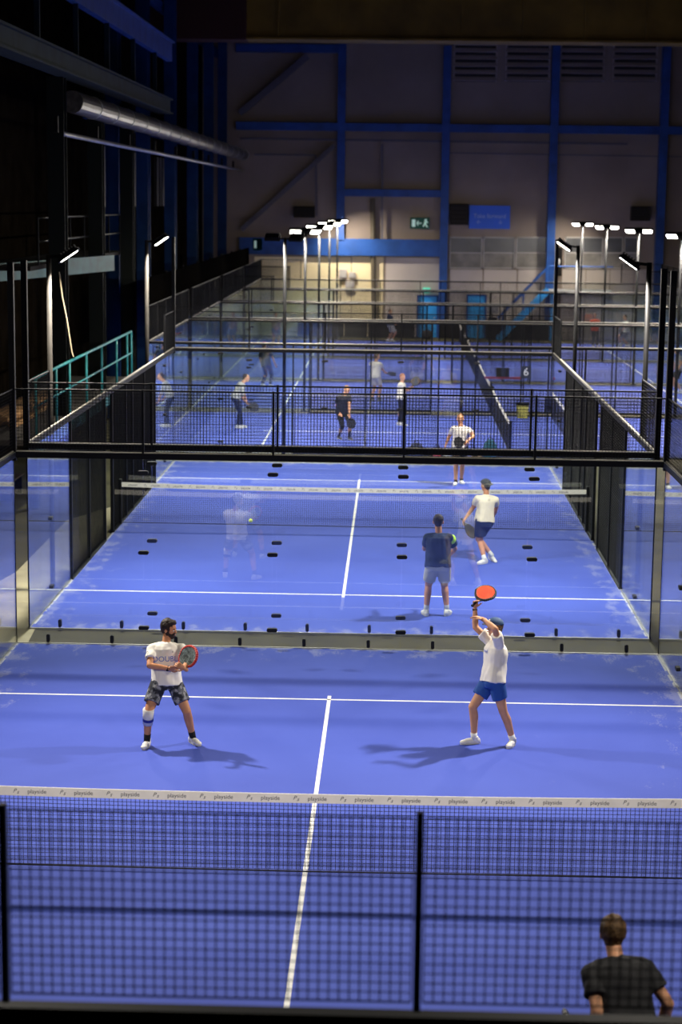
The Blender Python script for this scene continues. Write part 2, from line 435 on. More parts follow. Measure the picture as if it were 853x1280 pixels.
PL = mat('pole grey', (.028, .025, .021), .7, 0, noise_s=5, noise_a=.3, spec=.15)
for s, sd in ((-1, 'left'), (1, 'right')):
    for y, w_ in ((-7, 'near'), (7, 'far')):
        pole('floodlight pole outside the %s side of the foreground court, %s half' % (sd, w_), s*5.25, y, [(-s*.36, 0, (s*1.2, -.2 if y < 0 else y*.25, .6 if y < 0 else 0))], None, power=.36 if y < 0 else 1.0, spread=120, along=True)
    for y, w_ in ((14.1, 'nearer'), (27.0, 'farther')):
        pole('floodlight pole at the %s side wall of the second court, %s of two' % (sd, w_), s*5.17, y,
             [(-s*.36, 0, (s*.8, y+.15 if y < 20 else y-.6, 0))], None, power=1.85, spread=160, along=True, metal=PL if s < 0 else BLACK)
GY = [32.3, 43.68, 54.83, 65.98, 77.1]
for sx, sd in ((-6.2, 'left'), (6.05, 'right')):
    for i, y in enumerate(GY):
        dirn = 1 if i == 0 else -1
        pw = .9 if i else 1.0
        pole('twin floodlight pole, %s row, %s' % (sd, ['in front of the first crosswise court', 'behind the first crosswise court', 'behind the second crosswise court', 'behind the third crosswise court', 'before the far wall'][i]),
             NX+sx, y, [(-.33, 0, (NX+sx*.75-1.5, y+dirn*4.2, 0)), (.33, 0, (NX+sx*.75+1.5, y+dirn*4.2, 0))]+([(0, .22, (NX+sx*.6, y+3.5, 0))] if i else []), None, power=pw, metal=BLACK)

# ================================================================ HALL: FAR WALL
def fr(x0, y0, x1, y1, Y):        # box rectangle seen on the plane Y
    a = atY(x0, (y0+y1)/2, Y); b = atY(x1, (y0+y1)/2, Y); c = atY((x0+x1)/2, y0, Y); d = atY((x0+x1)/2, y1, Y)
    return a.x, b.x, d.z, c.z
def fbox(mb, x0, y0, x1, y1, Ya, Yb):
    a, b, c, d = fr(x0, y0, x1, y1, Yb); mb.box(a, b, Ya, Yb, c, d); return mb
BEIGE = mat('cream wall panel', (.80, .66, .38), .8, noise_s=.6, noise_a=.12)
PALE = mat('pale wall panel', (.50, .43, .37), .8, noise_s=.6, noise_a=.1)
DKBRD = mat('dark board', (.014, .012, .011), .8, spec=.1)
t = thing('wall_cladding', 'cream and pale panels on the lower far wall', 'wall panel', (0, 0, 0)); t['kind'] = 'structure'
for i in range(4): fbox(MB(), 318+40.5*i, 321, 357.5+40.5*i, 428, YF-.06, YF).build('panel', BEIGE, t)
fbox(MB(), 482, 322, 552, 428, YF-.05, YF).build('panel', PALE, t)
for i in range(3): fbox(MB(), 562+42.5*i, 337, 603+42.5*i, 400, YF-.05, YF).build('panel', PALE, t)
for i in range(5): fbox(MB(), 702+30*i, 337, 731+30*i, 428, YF-.05, YF).build('panel', PALE, t)
# rows of dark boards at the foot of the wall
t = thing('low_barrier', 'low dark board barrier along the foot of the far wall', 'barrier', (0, 0, 0))
for i in range(11):
    x0 = 372+29.5*i
    if 520 < x0+14 < 548 or 583 < x0+14 < 607: continue
    fbox(MB(), x0, 400, x0+28.5, 427, YF-.7, YF-.62).build('board', DKBRD, t)
# steel frame of the hall
n = [0]
def trim(mb, m=BLUEST):
    n[0] += 1; return struct('trim_%d' % n[0], mb, m)
for x0, y0, x1, y1, dp in ((296, 156, 853, 166, .5), (300, 298, 556, 319, .45), (430, 237, 552, 246, .4), (296, 56, 430, 66, .5)):
    trim(fbox(MB(), x0, y0, x1+(60 if x1 == 853 else 0), y1, YF-dp, YF))
for x, y0 in ((427, 56), (556, 58), (690, 56), (826, 56)):
    trim(fbox(MB(), x-5, y0, x+5, 300 if x == 427 else 430, YF-.55, YF-.05))
GREYB = mat('grey steel brace', (.12, .11, .12), .6)
for p, q, wd in (((302, 287), (418, 182), .22), ((300, 142), (385, 70), .3), ((300, 173), (785, 180), .1), ((318, 193), (395, 194), .08), ((395, 194), (396, 270), .1), ((555, 191), (853, 196), .05), ((478, 180), (478, 300), .1)):
    trim(MB().bar(atY(*p, YF-.3), atY(*q, YF-.3), wd, wd), GREYB)
trim(MB().tube(atY(466, 248, YF-.2), atY(468, 420, YF-.2), .13), mat('brown pipe', (.10, .08, .05), .6))
# louvred vents high on the far wall
LV = mat('louvre blade', (.40, .33, .30), .6); LVD = mat('louvre dark', (.03, .028, .03), .8)
for i, (x0, x1) in enumerate(((567, 622), (632, 688), (700, 756), (766, 822))):
    a, b, c, d = fr(x0, 57, x1, 102, YF)
    t = thing('louvre_vent', ['far left', 'second', 'third', 'far right'][i]+' louvred vent in the row under the roof girder', 'vent', ((a+b)/2, YF, c), 0)
    W2 = (b-a)/2; MB().box(-W2, W2, -.04, 0, 0, d-c).build('backing', LVD, t)
    MB().box(-W2, -W2+.08, -.12, 0, 0, d-c).box(W2-.08, W2, -.12, 0, 0, d-c).box(-W2, W2, -.12, 0, d-c, d-c+.08).build('frame', LV, t)
    for j in range(5):
        z = (d-c)*(j+.35)/5
        MB().bar((-W2, -.12, z), (W2, -.12, z), .03, .22, up=(0, .6, 1)).build('blade', LV, t)
# window bands
WG = mat('dull window pane', (.10, .10, .10), .25, noise_s=1, noise_a=.2); WF = mat('window frame grey', (.40, .37, .33), .6)
WB = mat('blind', (.22, .20, .17), .8, noise_s=2)
wn = 0
for x0, x1 in ((562, 603), (604, 644), (645, 685), (706, 727), (728, 754), (755, 779), (780, 800)):
    wn += 1; a, b, c, d = fr(x0, 296, x1, 336, YF-.02)
    f = MB().box(a, b, YF-.1, YF-.02, c, c+.07).box(a, b, YF-.1, YF-.02, d-.07, d).box(a, a+.06, YF-.1, YF-.02, c, d).box(b-.06, b, YF-.1, YF-.02, c, d).box(a, b, YF-.1, YF-.02, (c+d)/2-.03, (c+d)/2+.03)
    o = struct('window_%d' % wn, f, WF)
    MB().box(a, b, YF-.05, YF-.02, (c+d)/2, d).build('pane', WG, o); MB().box(a, b, YF-.05, YF-.02, c, (c+d)/2).build('blind', WB, o)
# doors
for i, (x0, y0, x1, y1) in enumerate(((523, 371, 546, 424), (585, 370, 606, 424), (766, 390, 776, 426))):
    a, b, c, d = fr(x0, y0, x1, y1, YF-.1)
    o = struct('door_%d' % (i+1), MB().box(a, b, YF-.16, YF-.05, 0, d), BLUEBR if i < 2 else PALE)
    MB().box(a-.08, a, YF-.2, YF, 0, d+.08).box(b, b+.08, YF-.2, YF, 0, d+.08).box(a-.08, b+.08, YF-.2, YF, d, d+.08).build('door_frame', BLUEST if i < 2 else WF, o)
    MB().box(b-.16, b-.08, YF-.22, YF-.16, 1.0, 1.04).build('door_handle', STEEL, o)
a, b, c, d = fr(694, 309, 703, 345, YF-.1)
o = struct('door_4', MB().box(a, b, YF-.16, YF-.05, c, d), DKBRD)
tag(MB().sphere(((a+b)/2, YF-.2, (c+d)/2), .09, .05, .16).build('wall_lantern', mat('lantern white', (.6, .6, .6), .4), smooth=True), 'small pale lantern on the dark upper door by the blue column', 'lantern')
# dark ventilator boxes
for x0, y0, x1, y1, lb in ((563, 255, 585, 281, 'dark ventilator box left of the blue sign'), (368, 258, 394, 272, 'dark box high on the wall above the left lamps'), (788, 258, 812, 276, 'dark ventilator box above the right lamps')):
    t = thing('ventilator_box', lb, 'ventilator', (0, 0, 0))
    fbox(MB(), x0, y0, x1, y1, YF-.6, YF).build('housing', mat('ventilator brown', (.02, .016, .012), .8), t, bevel=.03)
    a, b, c, d = fr(x0, y0, x1, y1, YF-.6)
    g = MB()
    for j in range(5): g.box(a+.05, b-.05, YF-.63, YF-.6, c+(d-c)*(j+.3)/5, c+(d-c)*(j+.5)/5)
    g.build('grille', DKBRD, t)
# blue sign
a, b, c, d = fr(587, 257, 638, 286, YF-.3)
t = thing('blue_sign', 'blue rectangular sign with a line of faint white lettering', 'sign', ((a+b)/2, YF-.3, (c+d)/2))
MB().box(-(b-a)/2, (b-a)/2, -.05, .29, -(d-c)/2, (d-c)/2).build('board', mat('sign blue', (.025, .10, .52), .5, emit=.06, emit_col=(.02, .09, .6)), t)
SW = mat('sign letters', (.35, .42, .7), .6)
link('lettering', text_mesh('Take forward', .30, SW), t, (0, -.056, .05), rot=(H2, 0, 0))
link('lettering', text_mesh('\u2190', .30, SW), t, (-.55, -.056, -.25), rot=(H2, 0, 0)); link('lettering', text_mesh('\u2193', .30, SW), t, (.55, -.056, -.25), rot=(H2, 0, 0))
# exit signs
EG = mat('exit green', (.004, .06, .035), .5, emit=.02, emit_col=(.0, .3, .2)); EW = mat('exit white', (.5, .7, .6), .5, emit=.22, emit_col=(.55, .8, .7))
def exit_sign(x0, y0, x1, y1, lb, bright=False):
    a, b, c, d = fr(x0, y0, x1, y1, YF-.45)
    t = thing('exit_sign', lb, 'exit sign', ((a+b)/2, YF-.45, (c+d)/2)); W_, H_ = (b-a)/2, (d-c)/2
    MB().box(-W_, W_, 0, .44, -H_, H_).build('case', EG if not bright else mat('exit lit', (.05, .5, .35), .5, emit=.5, emit_col=(.1, .75, .5)), t)
    if W_ > .4:
        MB().box(-W_*.82, -W_*.45, -.01, 0, -H_*.65, H_*.65).build('door_symbol', EW, t)
        MB().bar((-W_*.3, -.008, 0), (W_*.2, -.008, 0), .012, .05).bar((-W_*.3, -.008, 0), (-W_*.15, -.008, .12), .012, .05).bar((-W_*.3, -.008, 0), (-W_*.15, -.008, -.12), .012, .05).build('arrow', EW, t)
        MB().sphere((W_*.62, -.01, H_*.55), .07, .01, .07).bar((W_*.62, -.01, H_*.4), (W_*.55, -.01, -H_*.1), .012, .12).bar((W_*.55, -.01, 0), (W_*.8, -.01, -H_*.7), .012, .07).bar((W_*.55, -.01, 0), (W_*.35, -.01, -H_*.6), .012, .07).bar((W_*.62, -.01, H_*.3), (W_*.88, -.01, H_*.1), .012, .06).build('running_figure', EW, t)
    else:
        MB().box(-W_*.7, -W_*.2, -.01, 0, -H_*.6, H_*.6).build('door_symbol', EW, t)
exit_sign(513, 272, 537, 286, 'green exit sign with arrow high on the far wall')
exit_sign(529, 360, 538, 366, 'small lit green exit sign above the left blue door', True)
exit_sign(316, 298, 328, 313, 'dim green exit sign at the left end of the blue beam')
# switch boxes on the cream wall
for x0, y0, x1, y1, lb in ((424, 336, 434, 348, 'upper left electric box on the cream wall'), (436, 340, 445, 348, 'upper right electric box on the cream wall'), (432, 351, 443, 360, 'lower electric box on the cream wall')):
    t = thing('electric_box', lb, 'electric box'); fbox(MB(), x0, y0, x1, y1, YF-.3, YF-.06).build('case', PALE, t, bevel=.02)
    a, b, c, d = fr(x0, y0, x1, y1, YF-.3); MB().box(a+.05, b-.05, YF-.33, YF-.3, c+.05, d-.05).build('cover', WF, t)
# staircase
t = thing('staircase', 'blue steel staircase rising to the landing on the far wall', 'staircase', (0, 0, 0))
p0 = atY(622, 424, YF-1.2); p1 = atY(686, 362, YF-1.2); p0.z = 0
for dy in (-.45, .45):
    q0 = p0+V((0, dy, 0)); q1 = p1+V((0, dy, 0))
    MB().bar(q0, q1, .06, .28).build('stringer', BLUEBR, t)
    MB().path([q0+V((0, 0, 1.1)), q1+V((0, 0, 1.2))], .035).build('handrail', BLUEST, t)
    for f in (.1, .5, .95): MB().tube(q0.lerp(q1, f), q0.lerp(q1, f)+V((0, 0, 1.15)), .025).build('baluster', BLUEST, t)
ns = 12
for i in range(1, ns+1):
    c = p0.lerp(p1, i/ns); MB().box(c.x-.14, c.x+.14, c.y-.45, c.y+.45, c.z-.02, c.z+.02).build('tread', STEEL, t)
a = p1; MB().box(a.x, a.x+3.2, YF-1.7, YF-.05, a.z-.1, a.z).build('landing', STEEL, t)
for x in (a.x+.1,): MB().box(x-.0, x+.28, YF-1.5, YF-1.2, 0, a.z-.1).build('column', BLUEBR, t)
MB().path([a+V((0, -.45, 1.2)), a+V((3.2, -.45, 1.2))], .035).build('handrail', BLUEST, t)
# roof crane girder
t = thing('crane_girder', 'ochre overhead crane girder spanning the hall under the roof', 'crane', (0, 0, 0))
OCH = mat('ochre crane paint', (.20, .11, .010), .6, noise_s=.7, noise_a=.3)
zb = atY(500, 50, 58).z
MB().box(-5.2, 25.9, 57.4, 58.6, zb, zb+2.6).build('girder', OCH, t)
MB().box(-5.2, 25.9, 57.2, 58.8, zb-.08, zb).box(-5.2, 25.9, 57.2, 58.8, zb+2.6, zb+2.7).build('flange', OCH, t)
for i in range(13): MB().box(-4+i*2.4, -3.9+i*2.4, 57.3, 57.4, zb, zb+2.6).build('stiffener', OCH, t)
MB().box(-9.1, -5.2, 57.2, 58.8, zb-.1, zb+2.8).build('end_carriage', mat('crane red', (.05, .012, .008), .6), t)

# ================================================================ HALL: LEFT SIDE
XL = -7.9
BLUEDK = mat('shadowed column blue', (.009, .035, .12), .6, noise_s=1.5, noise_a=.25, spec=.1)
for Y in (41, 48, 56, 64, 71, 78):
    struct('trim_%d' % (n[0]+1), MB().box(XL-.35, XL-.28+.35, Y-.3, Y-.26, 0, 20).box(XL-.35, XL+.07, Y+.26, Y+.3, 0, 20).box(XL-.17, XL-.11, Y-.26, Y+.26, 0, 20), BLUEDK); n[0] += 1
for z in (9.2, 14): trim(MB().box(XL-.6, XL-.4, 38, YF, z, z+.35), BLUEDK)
DUCT = mat('foil wrapped duct', (.10, .09, .09), .42, .8, noise_s=6, noise_a=.35, bump=.7, bump_s=8)
t = thing('ventilation_duct', 'round foil wrapped duct running along the left wall', 'duct', (0, 0, 0))
for i in range(17):
    y0 = 27.4+3*i; MB().tube((-7.0, y0, 9.15), (-7.0, y0+2.95, 9.15), .27, n=20).build('segment', DUCT, t, smooth=False)
    MB().tube((-7.0, y0+2.93, 9.15), (-7.0, y0+3.0, 9.15), .285, n=20).build('band', STEEL, t)
t = thing('pipe', 'thin bright pipe running below the foil duct', 'pipe')
MB().tube((-7.15, 27, 8.38), (-7.15, YF, 8.38), .06, n=10).build('run', STEEL, t, smooth=True)
for i in range(9): MB().box(-7.2, -7.1, 26+6*i, 26.1+6*i, 8.38, 8.75).build('hanger', BLACK, t)
DTEAL = mat('grimy blue steel', (.012, .025, .034), .7, 0, spec=.1, noise_s=2, noise_a=.3)
t = thing('crane_rail', 'grimy blue crane rail beam slanting across the upper left', 'crane rail')
MB().box(-7.15, -6.85, 8, 46, 9.75, 10.15).build('web', DTEAL, t); MB().box(-7.25, -6.75, 8, 46, 10.15, 10.2).box(-7.25, -6.75, 8, 46, 9.7, 9.75).build('flange', DTEAL, t)
t = thing('crane_rail', 'dark blue upper rail beam above the slanting crane rail', 'crane rail')
MB().box(-7.1, -6.9, 8, 47, 11.5, 12.1).build('web', BLUEST, t); MB().box(-7.2, -6.8, 8, 47, 12.1, 12.15).build('flange', BLUEST, t)
for i in range(7): MB().box(-7.06, -6.94, 13+5*i, 13.1+5*i, 10.2, 11.5).build('hanger', DTEAL, t)
for x, y, lb in ((-7.3, 27.0, 'dark greenish crane column at the left, nearer'), (-7.4, 33.5, 'dark crane column between duct and railing'), (-7.4, 39.5, 'dark crane column behind the far end of the railing')):
    t = thing('steel_column', lb, 'column', (x, y, 0))
    MB().box(-.2, .2, -.2, -.17, 0, 9.7).box(-.2, .2, .17, .2, 0, 9.7).box(-.015, .015, -.17, .17, 0, 9.7).build('shaft', mat('dark green steel', (.008, .010, .009), .7, spec=.1), t)
    MB().box(-.35, .35, -.35, .35, 0, .04).build('base_plate', DTEAL, t)
# elevated platform with teal railing
t = thing('platform', 'teal edged raised platform with tube railing on the left', 'platform', (0, 0, 0))
PZ = 1.65
MB().box(-9.1, -6.95, 22, 37.3, PZ-.12, PZ).build('deck', mat('deck plate', (.07, .06, .05), .8, noise_s=2), t)
MB().box(-6.95, -6.9, 22, 37.3, PZ-.3, PZ+.12).build('toe_board', TEAL, t)
TR = mat('teal rail paint', (.05, .36, .36), .45, noise_s=3, noise_a=.2)
for y in (22.2, 24.7, 26.5, 29.0, 31.5, 34.2, 36.3, 37.2):
    MB().tube((-6.98, y, PZ), (-6.98, y, PZ+1.35), .03).build('baluster', TR, t, smooth=True)
MB().tube((-6.98, 22, PZ+1.35), (-6.98, 37.2, PZ+1.35), .035).build('handrail', TR, t, smooth=True)
MB().tube((-6.98, 22, PZ+.72), (-6.98, 37.2, PZ+.72), .025).build('mid_rail', TR, t, smooth=True)
for y in (23, 27, 31, 35): MB().box(-7.3, -7.1, y-.1, y+.1, 0, PZ-.12).build('leg', DTEAL, t)
# timber stacked on the platform
WOOD = mat('raw timber', (.40, .22, .09), .8, noise_s=3, noise_a=.3)
for i in range(7):
    tag(MB().box(-8.6+.2*(i % 4), -8.42+.2*(i % 4), 24.2+.2*(i % 3), 31+.4*(i % 2), PZ+.02+.12*(i//4), PZ+.12+.12*(i//4)).build('timber_plank', WOOD), 'raw timber plank in the stack on the teal edged platform', 'plank', 'timber stack on the platform')
# gallery fascia higher up
t = thing('gallery', 'dark gallery with teal fascia and thin rail behind the left lamp', 'gallery')
MB().bar((-9.0, 25.0, 5.1), (-6.9, 33, 5.15), .12, .42).build('fascia', TEAL, t)
MB().box(-9.1, -7.6, 25, 40, 5.2, 5.3).build('deck', DKBRD, t)
for i in range(7): MB().tube((-7.6, 26+2.2*i, 5.3), (-7.6, 26+2.2*i, 6.4), .025).build('baluster', BLACK, t)
for z in (5.85, 6.4): MB().tube((-7.6, 26, z), (-7.6, 39.2, z), .025).build('rail', BLACK, t)
# black tarpaulin hung beside the crosswise courts
t = thing('black_tarpaulin', 'long black tarpaulin hanging beside the left ends of the crosswise courts', 'tarpaulin')
TP = mat('black tarpaulin', (.003, .0027, .0022), .95, spec=0)
for i in range(8):
    y0 = 38+4.9*i; MB().box(-6.62, -6.60, y0, y0+4.88, 2.75, 4.55).build('sheet', TP, t)
    MB().tube((-6.64, y0, 0), (-6.64, y0, 4.6), .04).build('post', BLACK, t)
# hanging hose beside the left lamp pole
c = [atY(x, y, 15.0) for x, y in ((74, 340), (78, 370), (84, 400), (90, 440), (92, 446))]
tag(MB().path(c, .012).build('cable', mat('pale cable', (.16, .13, .08), .6)), 'pale cable hanging beside the left lamp pole', 'cable')
# louvre grid / windows on left wall
for i, y in enumerate((44.5, 52, 60)):
    w0 = struct('window_%d' % (wn+1+i), MB().box(-9.2, -9.12, y, y+3, 6.6, 8.6), mat('dusty pane', (.05, .045, .045), .5))
    for j in range(4): MB().box(-9.12, -9.08, y+j*1-.03, y+j*1+.03, 6.6, 8.6).build('glazing_bar', DKBRD, w0)

# pool of light painted as a pale patch on the ground outside the left side wall
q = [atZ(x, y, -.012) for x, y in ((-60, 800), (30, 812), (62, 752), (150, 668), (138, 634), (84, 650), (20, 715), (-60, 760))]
struct('lit_floor_patch', MB().add([(a.x, a.y, -.019) for a in q]+[(a.x, a.y, -.012) for a in q], [tuple(range(7, -1, -1)), tuple(range(8, 16))]+[(i, (i+1) % 8, (i+1) % 8+8, i+8) for i in range(8)]), mat('pale light pool', (.40, .35, .22), .8, noise_s=1.2, noise_a=.2))
# ================================================================ SMALL THINGS ON THE COURTS
NB = mat('navy cloth', (.012, .018, .05), .8, noise_s=8); 
def sport_bag(label, loc, w_, h_, m, accent=None):
    t = thing('sports_bag', label, 'bag', loc)
    MB().sphere((0, 0, h_*.48), w_/2, w_*.35, h_*.5, nu=18, nv=12).build('body', m, t, smooth=True)
    MB().sphere((0, -w_*.26, h_*.35), w_*.3, w_*.14, h_*.25).build('pocket', accent or m, t, smooth=True)
    MB().path([V((.07*math.cos(a), 0, h_*.95+.07*math.sin(a))) for a in [i*math.pi/6 for i in range(7)]], .012).build('handle', BLACKM, t)
    return t
p = atZ(520, 566); sport_bag('black rounded sports bag on the strip behind the second court', (p.x, 32.1, -.02), .42, .5, mat('bag black', (.015, .015, .018), .7))
p = atZ(545, 566); sport_bag('black bag with a red badge beside the rounded sports bag', (p.x, 32.1, -.02), .36, .38, mat('bag black', (.015,)*3, .7), mat('bag red', (.35, .04, .03), .6))
p = atY(596, 560, 32.1); t = thing('cardboard_box', 'brown cardboard box behind the far player', 'box', (p.x, 32.1, -.02))
MB().box(-.13, .13, -.12, .12, 0, .28).build('carton', mat('cardboard', (.35, .22, .10), .8, noise_s=6), t); MB().box(-.13, .13, -.2, -.12, .27, .28).build('flap', mat('cardboard', (.3,)*3), t)
p = atY(613, 560, 32.1); sport_bag('dark teal backpack beside the net post', (p.x, 32.1, -.02), .40, .62, mat('bag teal', (.01, .07, .09), .7))
p = atZ(652, 520); t = thing('ball_basket', 'bucket of yellow balls with a black rim', 'ball basket', (p.x, 42.6, 0))
MB().tube((0, 0, 0), (0, 0, .42), .17, .2, 20).build('bucket', mat('bucket yellow', (.55, .5, .12), .6), t, smooth=False)
MB().tube((0, 0, .42), (0, 0, .5), .215, .215, 20).build('rim', BLACK, t)
# number signs on the crosswise courts
for i, (Y, lab, num) in enumerate(((RC[0]-5, 'dark court number board on the near long wall of the first crosswise court', ''), (RC[0]+5, 'court number board with a white 6 on the mesh', '6'))):
    t = thing('number_board', lab, 'sign', (5.12, Y-.05, 1.45))
    MB().box(-.17, .17, -.012, .012, -.2, .2).build('board', mat('board navy', (.02, .025, .05), .5), t)
    if num: link('lettering', text_mesh('6', .36, mat('board letters', (.7, .7, .7), .5)), t, (0, -.016, 0), rot=(H2, 0, 0))
    else: MB().box(-.1, .1, -.02, -.012, -.12, -.02).build('pocket', DKBRD, t)
p = atY(615, 425, 78.4); t = thing('display_stand', 'black display stand with pale top right of the second blue door', 'display', (p.x, 78.2, -.02))
MB().box(-.22, .22, -.15, .15, 0, 1.15).build('cabinet', DKBRD, t, bevel=.02); MB().bar((0, 0, 1.15), (0, 0, 1.35), .06, .06).build('neck', BLACK, t)
MB().box(-.3, .3, -.05, .03, 1.35, 1.75).build('panel', mat('pale display', (.25, .24, .24), .4), t)
p = atY(534, 425, 78.3); sport_bag('small black bag on the floor before the left blue door', (p.x, 78.2, -.02), .6, .5, mat('bag black', (.015,)*3, .7))
p = atY(629, 466, 44.0); t = thing('scoreboard', 'black scoreboard with red lower strip on the wall of the second crosswise court', 'scoreboard', (p.x, 44.19, p.z))
MB().box(-.22, .22, -.05, .05, -.15, .15).build('case', BLACKM, t); MB().box(-.6, .6, -.03, .03, -.22, -.15).build('strip', mat('dull red', (.25, .03, .05), .6), t)
# white painted bench / sandals right
for q, (x, y) in enumerate(((694, 484), (701, 492), (706, 502))):
    p = atY(x, y, 33.6)
for q, (X, Y) in enumerate(((-7.9, 17.5), (-8.1, 24.6))):
    t = thing('bench', ['dark bench outside the left side wall, nearer the viewer', 'dark bench outside the left side wall, beyond the net'][q], 'bench', (X, Y, -.02), H2)
    for j in range(3): MB().box(-.8, .8, -.2+.14*j, -.08+.14*j, .43, .46).build('slat', mat('bench wood', (.05, .03, .02), .6), t)
    for s in (-1, 1): MB().box(s*.65-.03, s*.65+.03, -.18, .2, 0, .43).build('leg', BLACK, t)
BALLM = mat('yellow ball felt', (.62, .75, .08), .8)
def ball(label, p): 
    t = MB().sphere(p, .033, nu=14, nv=10).build('ball', BALLM, smooth=True); tag(t, label, 'ball')
    o = MB(); pts = [V(p)+V((.0335*math.cos(a), .0335*math.sin(a)*math.cos(.5*math.sin(2*a)), .0335*math.sin(a)*math.sin(.5*math.sin(2*a)))) for a in [i*math.pi/12 for i in range(25)]]
    o.path(pts, .0015, 4).build('seam', TAPE, t)
ball('yellow ball in the air before the second net', atY(313.5, 650.7, 13.5))

#PEOPLE
# ================================================================ PEOPLE
TMP = bpy.data.scenes.new('tmp')
def remesh(mb, vox, name, m, parent, smooth=2, folds=0, fs=9, flat=None, keep=None):
    me = bpy.data.meshes.new(name); me.from_pydata(mb.v, [], mb.f)
    o = bpy.data.objects.new(name, me); TMP.collection.objects.link(o)
    r = o.modifiers.new('r', 'REMESH'); r.mode = 'VOXEL'; r.voxel_size = vox; r.adaptivity = 0
    if smooth:
        s = o.modifiers.new('s', 'SMOOTH'); s.factor = .5; s.iterations = smooth
    with bpy.context.temp_override(scene=TMP, view_layer=TMP.view_layers[0]): dg = bpy.context.evaluated_depsgraph_get(); dg.update()
    ne = bpy.data.meshes.new_from_object(o.evaluated_get(dg))
    bpy.data.objects.remove(o); bpy.data.meshes.remove(me)
    if folds:
        nr = [v.normal.copy() for v in ne.vertices]
        for v, vn in zip(ne.vertices, nr):
            q = v.co.copy(); a = noise.noise(V((q.x*fs, q.y*fs, q.z*fs*.45)))+.5*noise.noise(V((q.x*fs*2.3, q.y*fs*2.3, q.z*fs)))
            v.co = q+vn*a*folds
    if flat is not None:
        for v in ne.vertices:
            if v.co.z < flat: v.co.z = flat
    ne.shade_smooth(); ne.materials.clear(); ne.materials.append(m); ne.name = name
    if keep is not None: return ne
    n_ = bpy.data.objects.new(name, ne); COL.objects.link(n_); n_.parent = parent; return n_

def frame(f):          # facing vector -> (right, forward, up)
    f = V(f).normalized(); r = f.cross(V((0, 0, 1))).normalized(); return r, f, r.cross(f)

def hand(mb, wrist, d, pn, thumb_side, curl, h=1.0):
    """palm, four bent fingers of unequal length, thumb from the side of the palm"""
    d = V(d).normalized(); pn = (V(pn)-d*V(pn).dot(d)).normalized(); s = d.cross(pn)*thumb_side
    c = wrist+d*.048*h
    mb.sphere(c, .046*h, .040*h, .019*h, ax=(d, s, pn)); mb.sphere(wrist+d*.075*h, .025*h, .040*h, .016*h, ax=(d, s, pn))
    mb.capsule(wrist-d*.03, .027*h, wrist+d*.02, .026*h)
    for k, (off, ln) in enumerate(((.031, .072), (.0105, .082), (-.0105, .077), (-.031, .060))):
        p = wrist+d*.088*h+s*off*h; dd = d.copy(); ax = s
        for j, fr_ in enumerate((.45, .31, .24)):
            a = curl*(.75+.25*j)+.06*k; dd = (dd*math.cos(a)+pn*math.sin(a)).normalized()
            q = p+dd*ln*fr_*h*1.05; mb.capsule(p, (.0095-.0008*j)*h, q, (.0088-.0009*j)*h, n=8); p = q
    p = wrist+d*.028*h+s*.030*h; dd = (d*.62+s*.75+pn*.25*max(curl, .3)).normalized()
    for j, ln in enumerate((.036, .030, .024)):
        q = p+dd*ln*h; mb.capsule(p, (.0125-.0015*j)*h, q, (.0112-.0012*j)*h, n=8); p = q
        dd = (dd+d*.35+pn*curl*.6-s*.25).normalized()

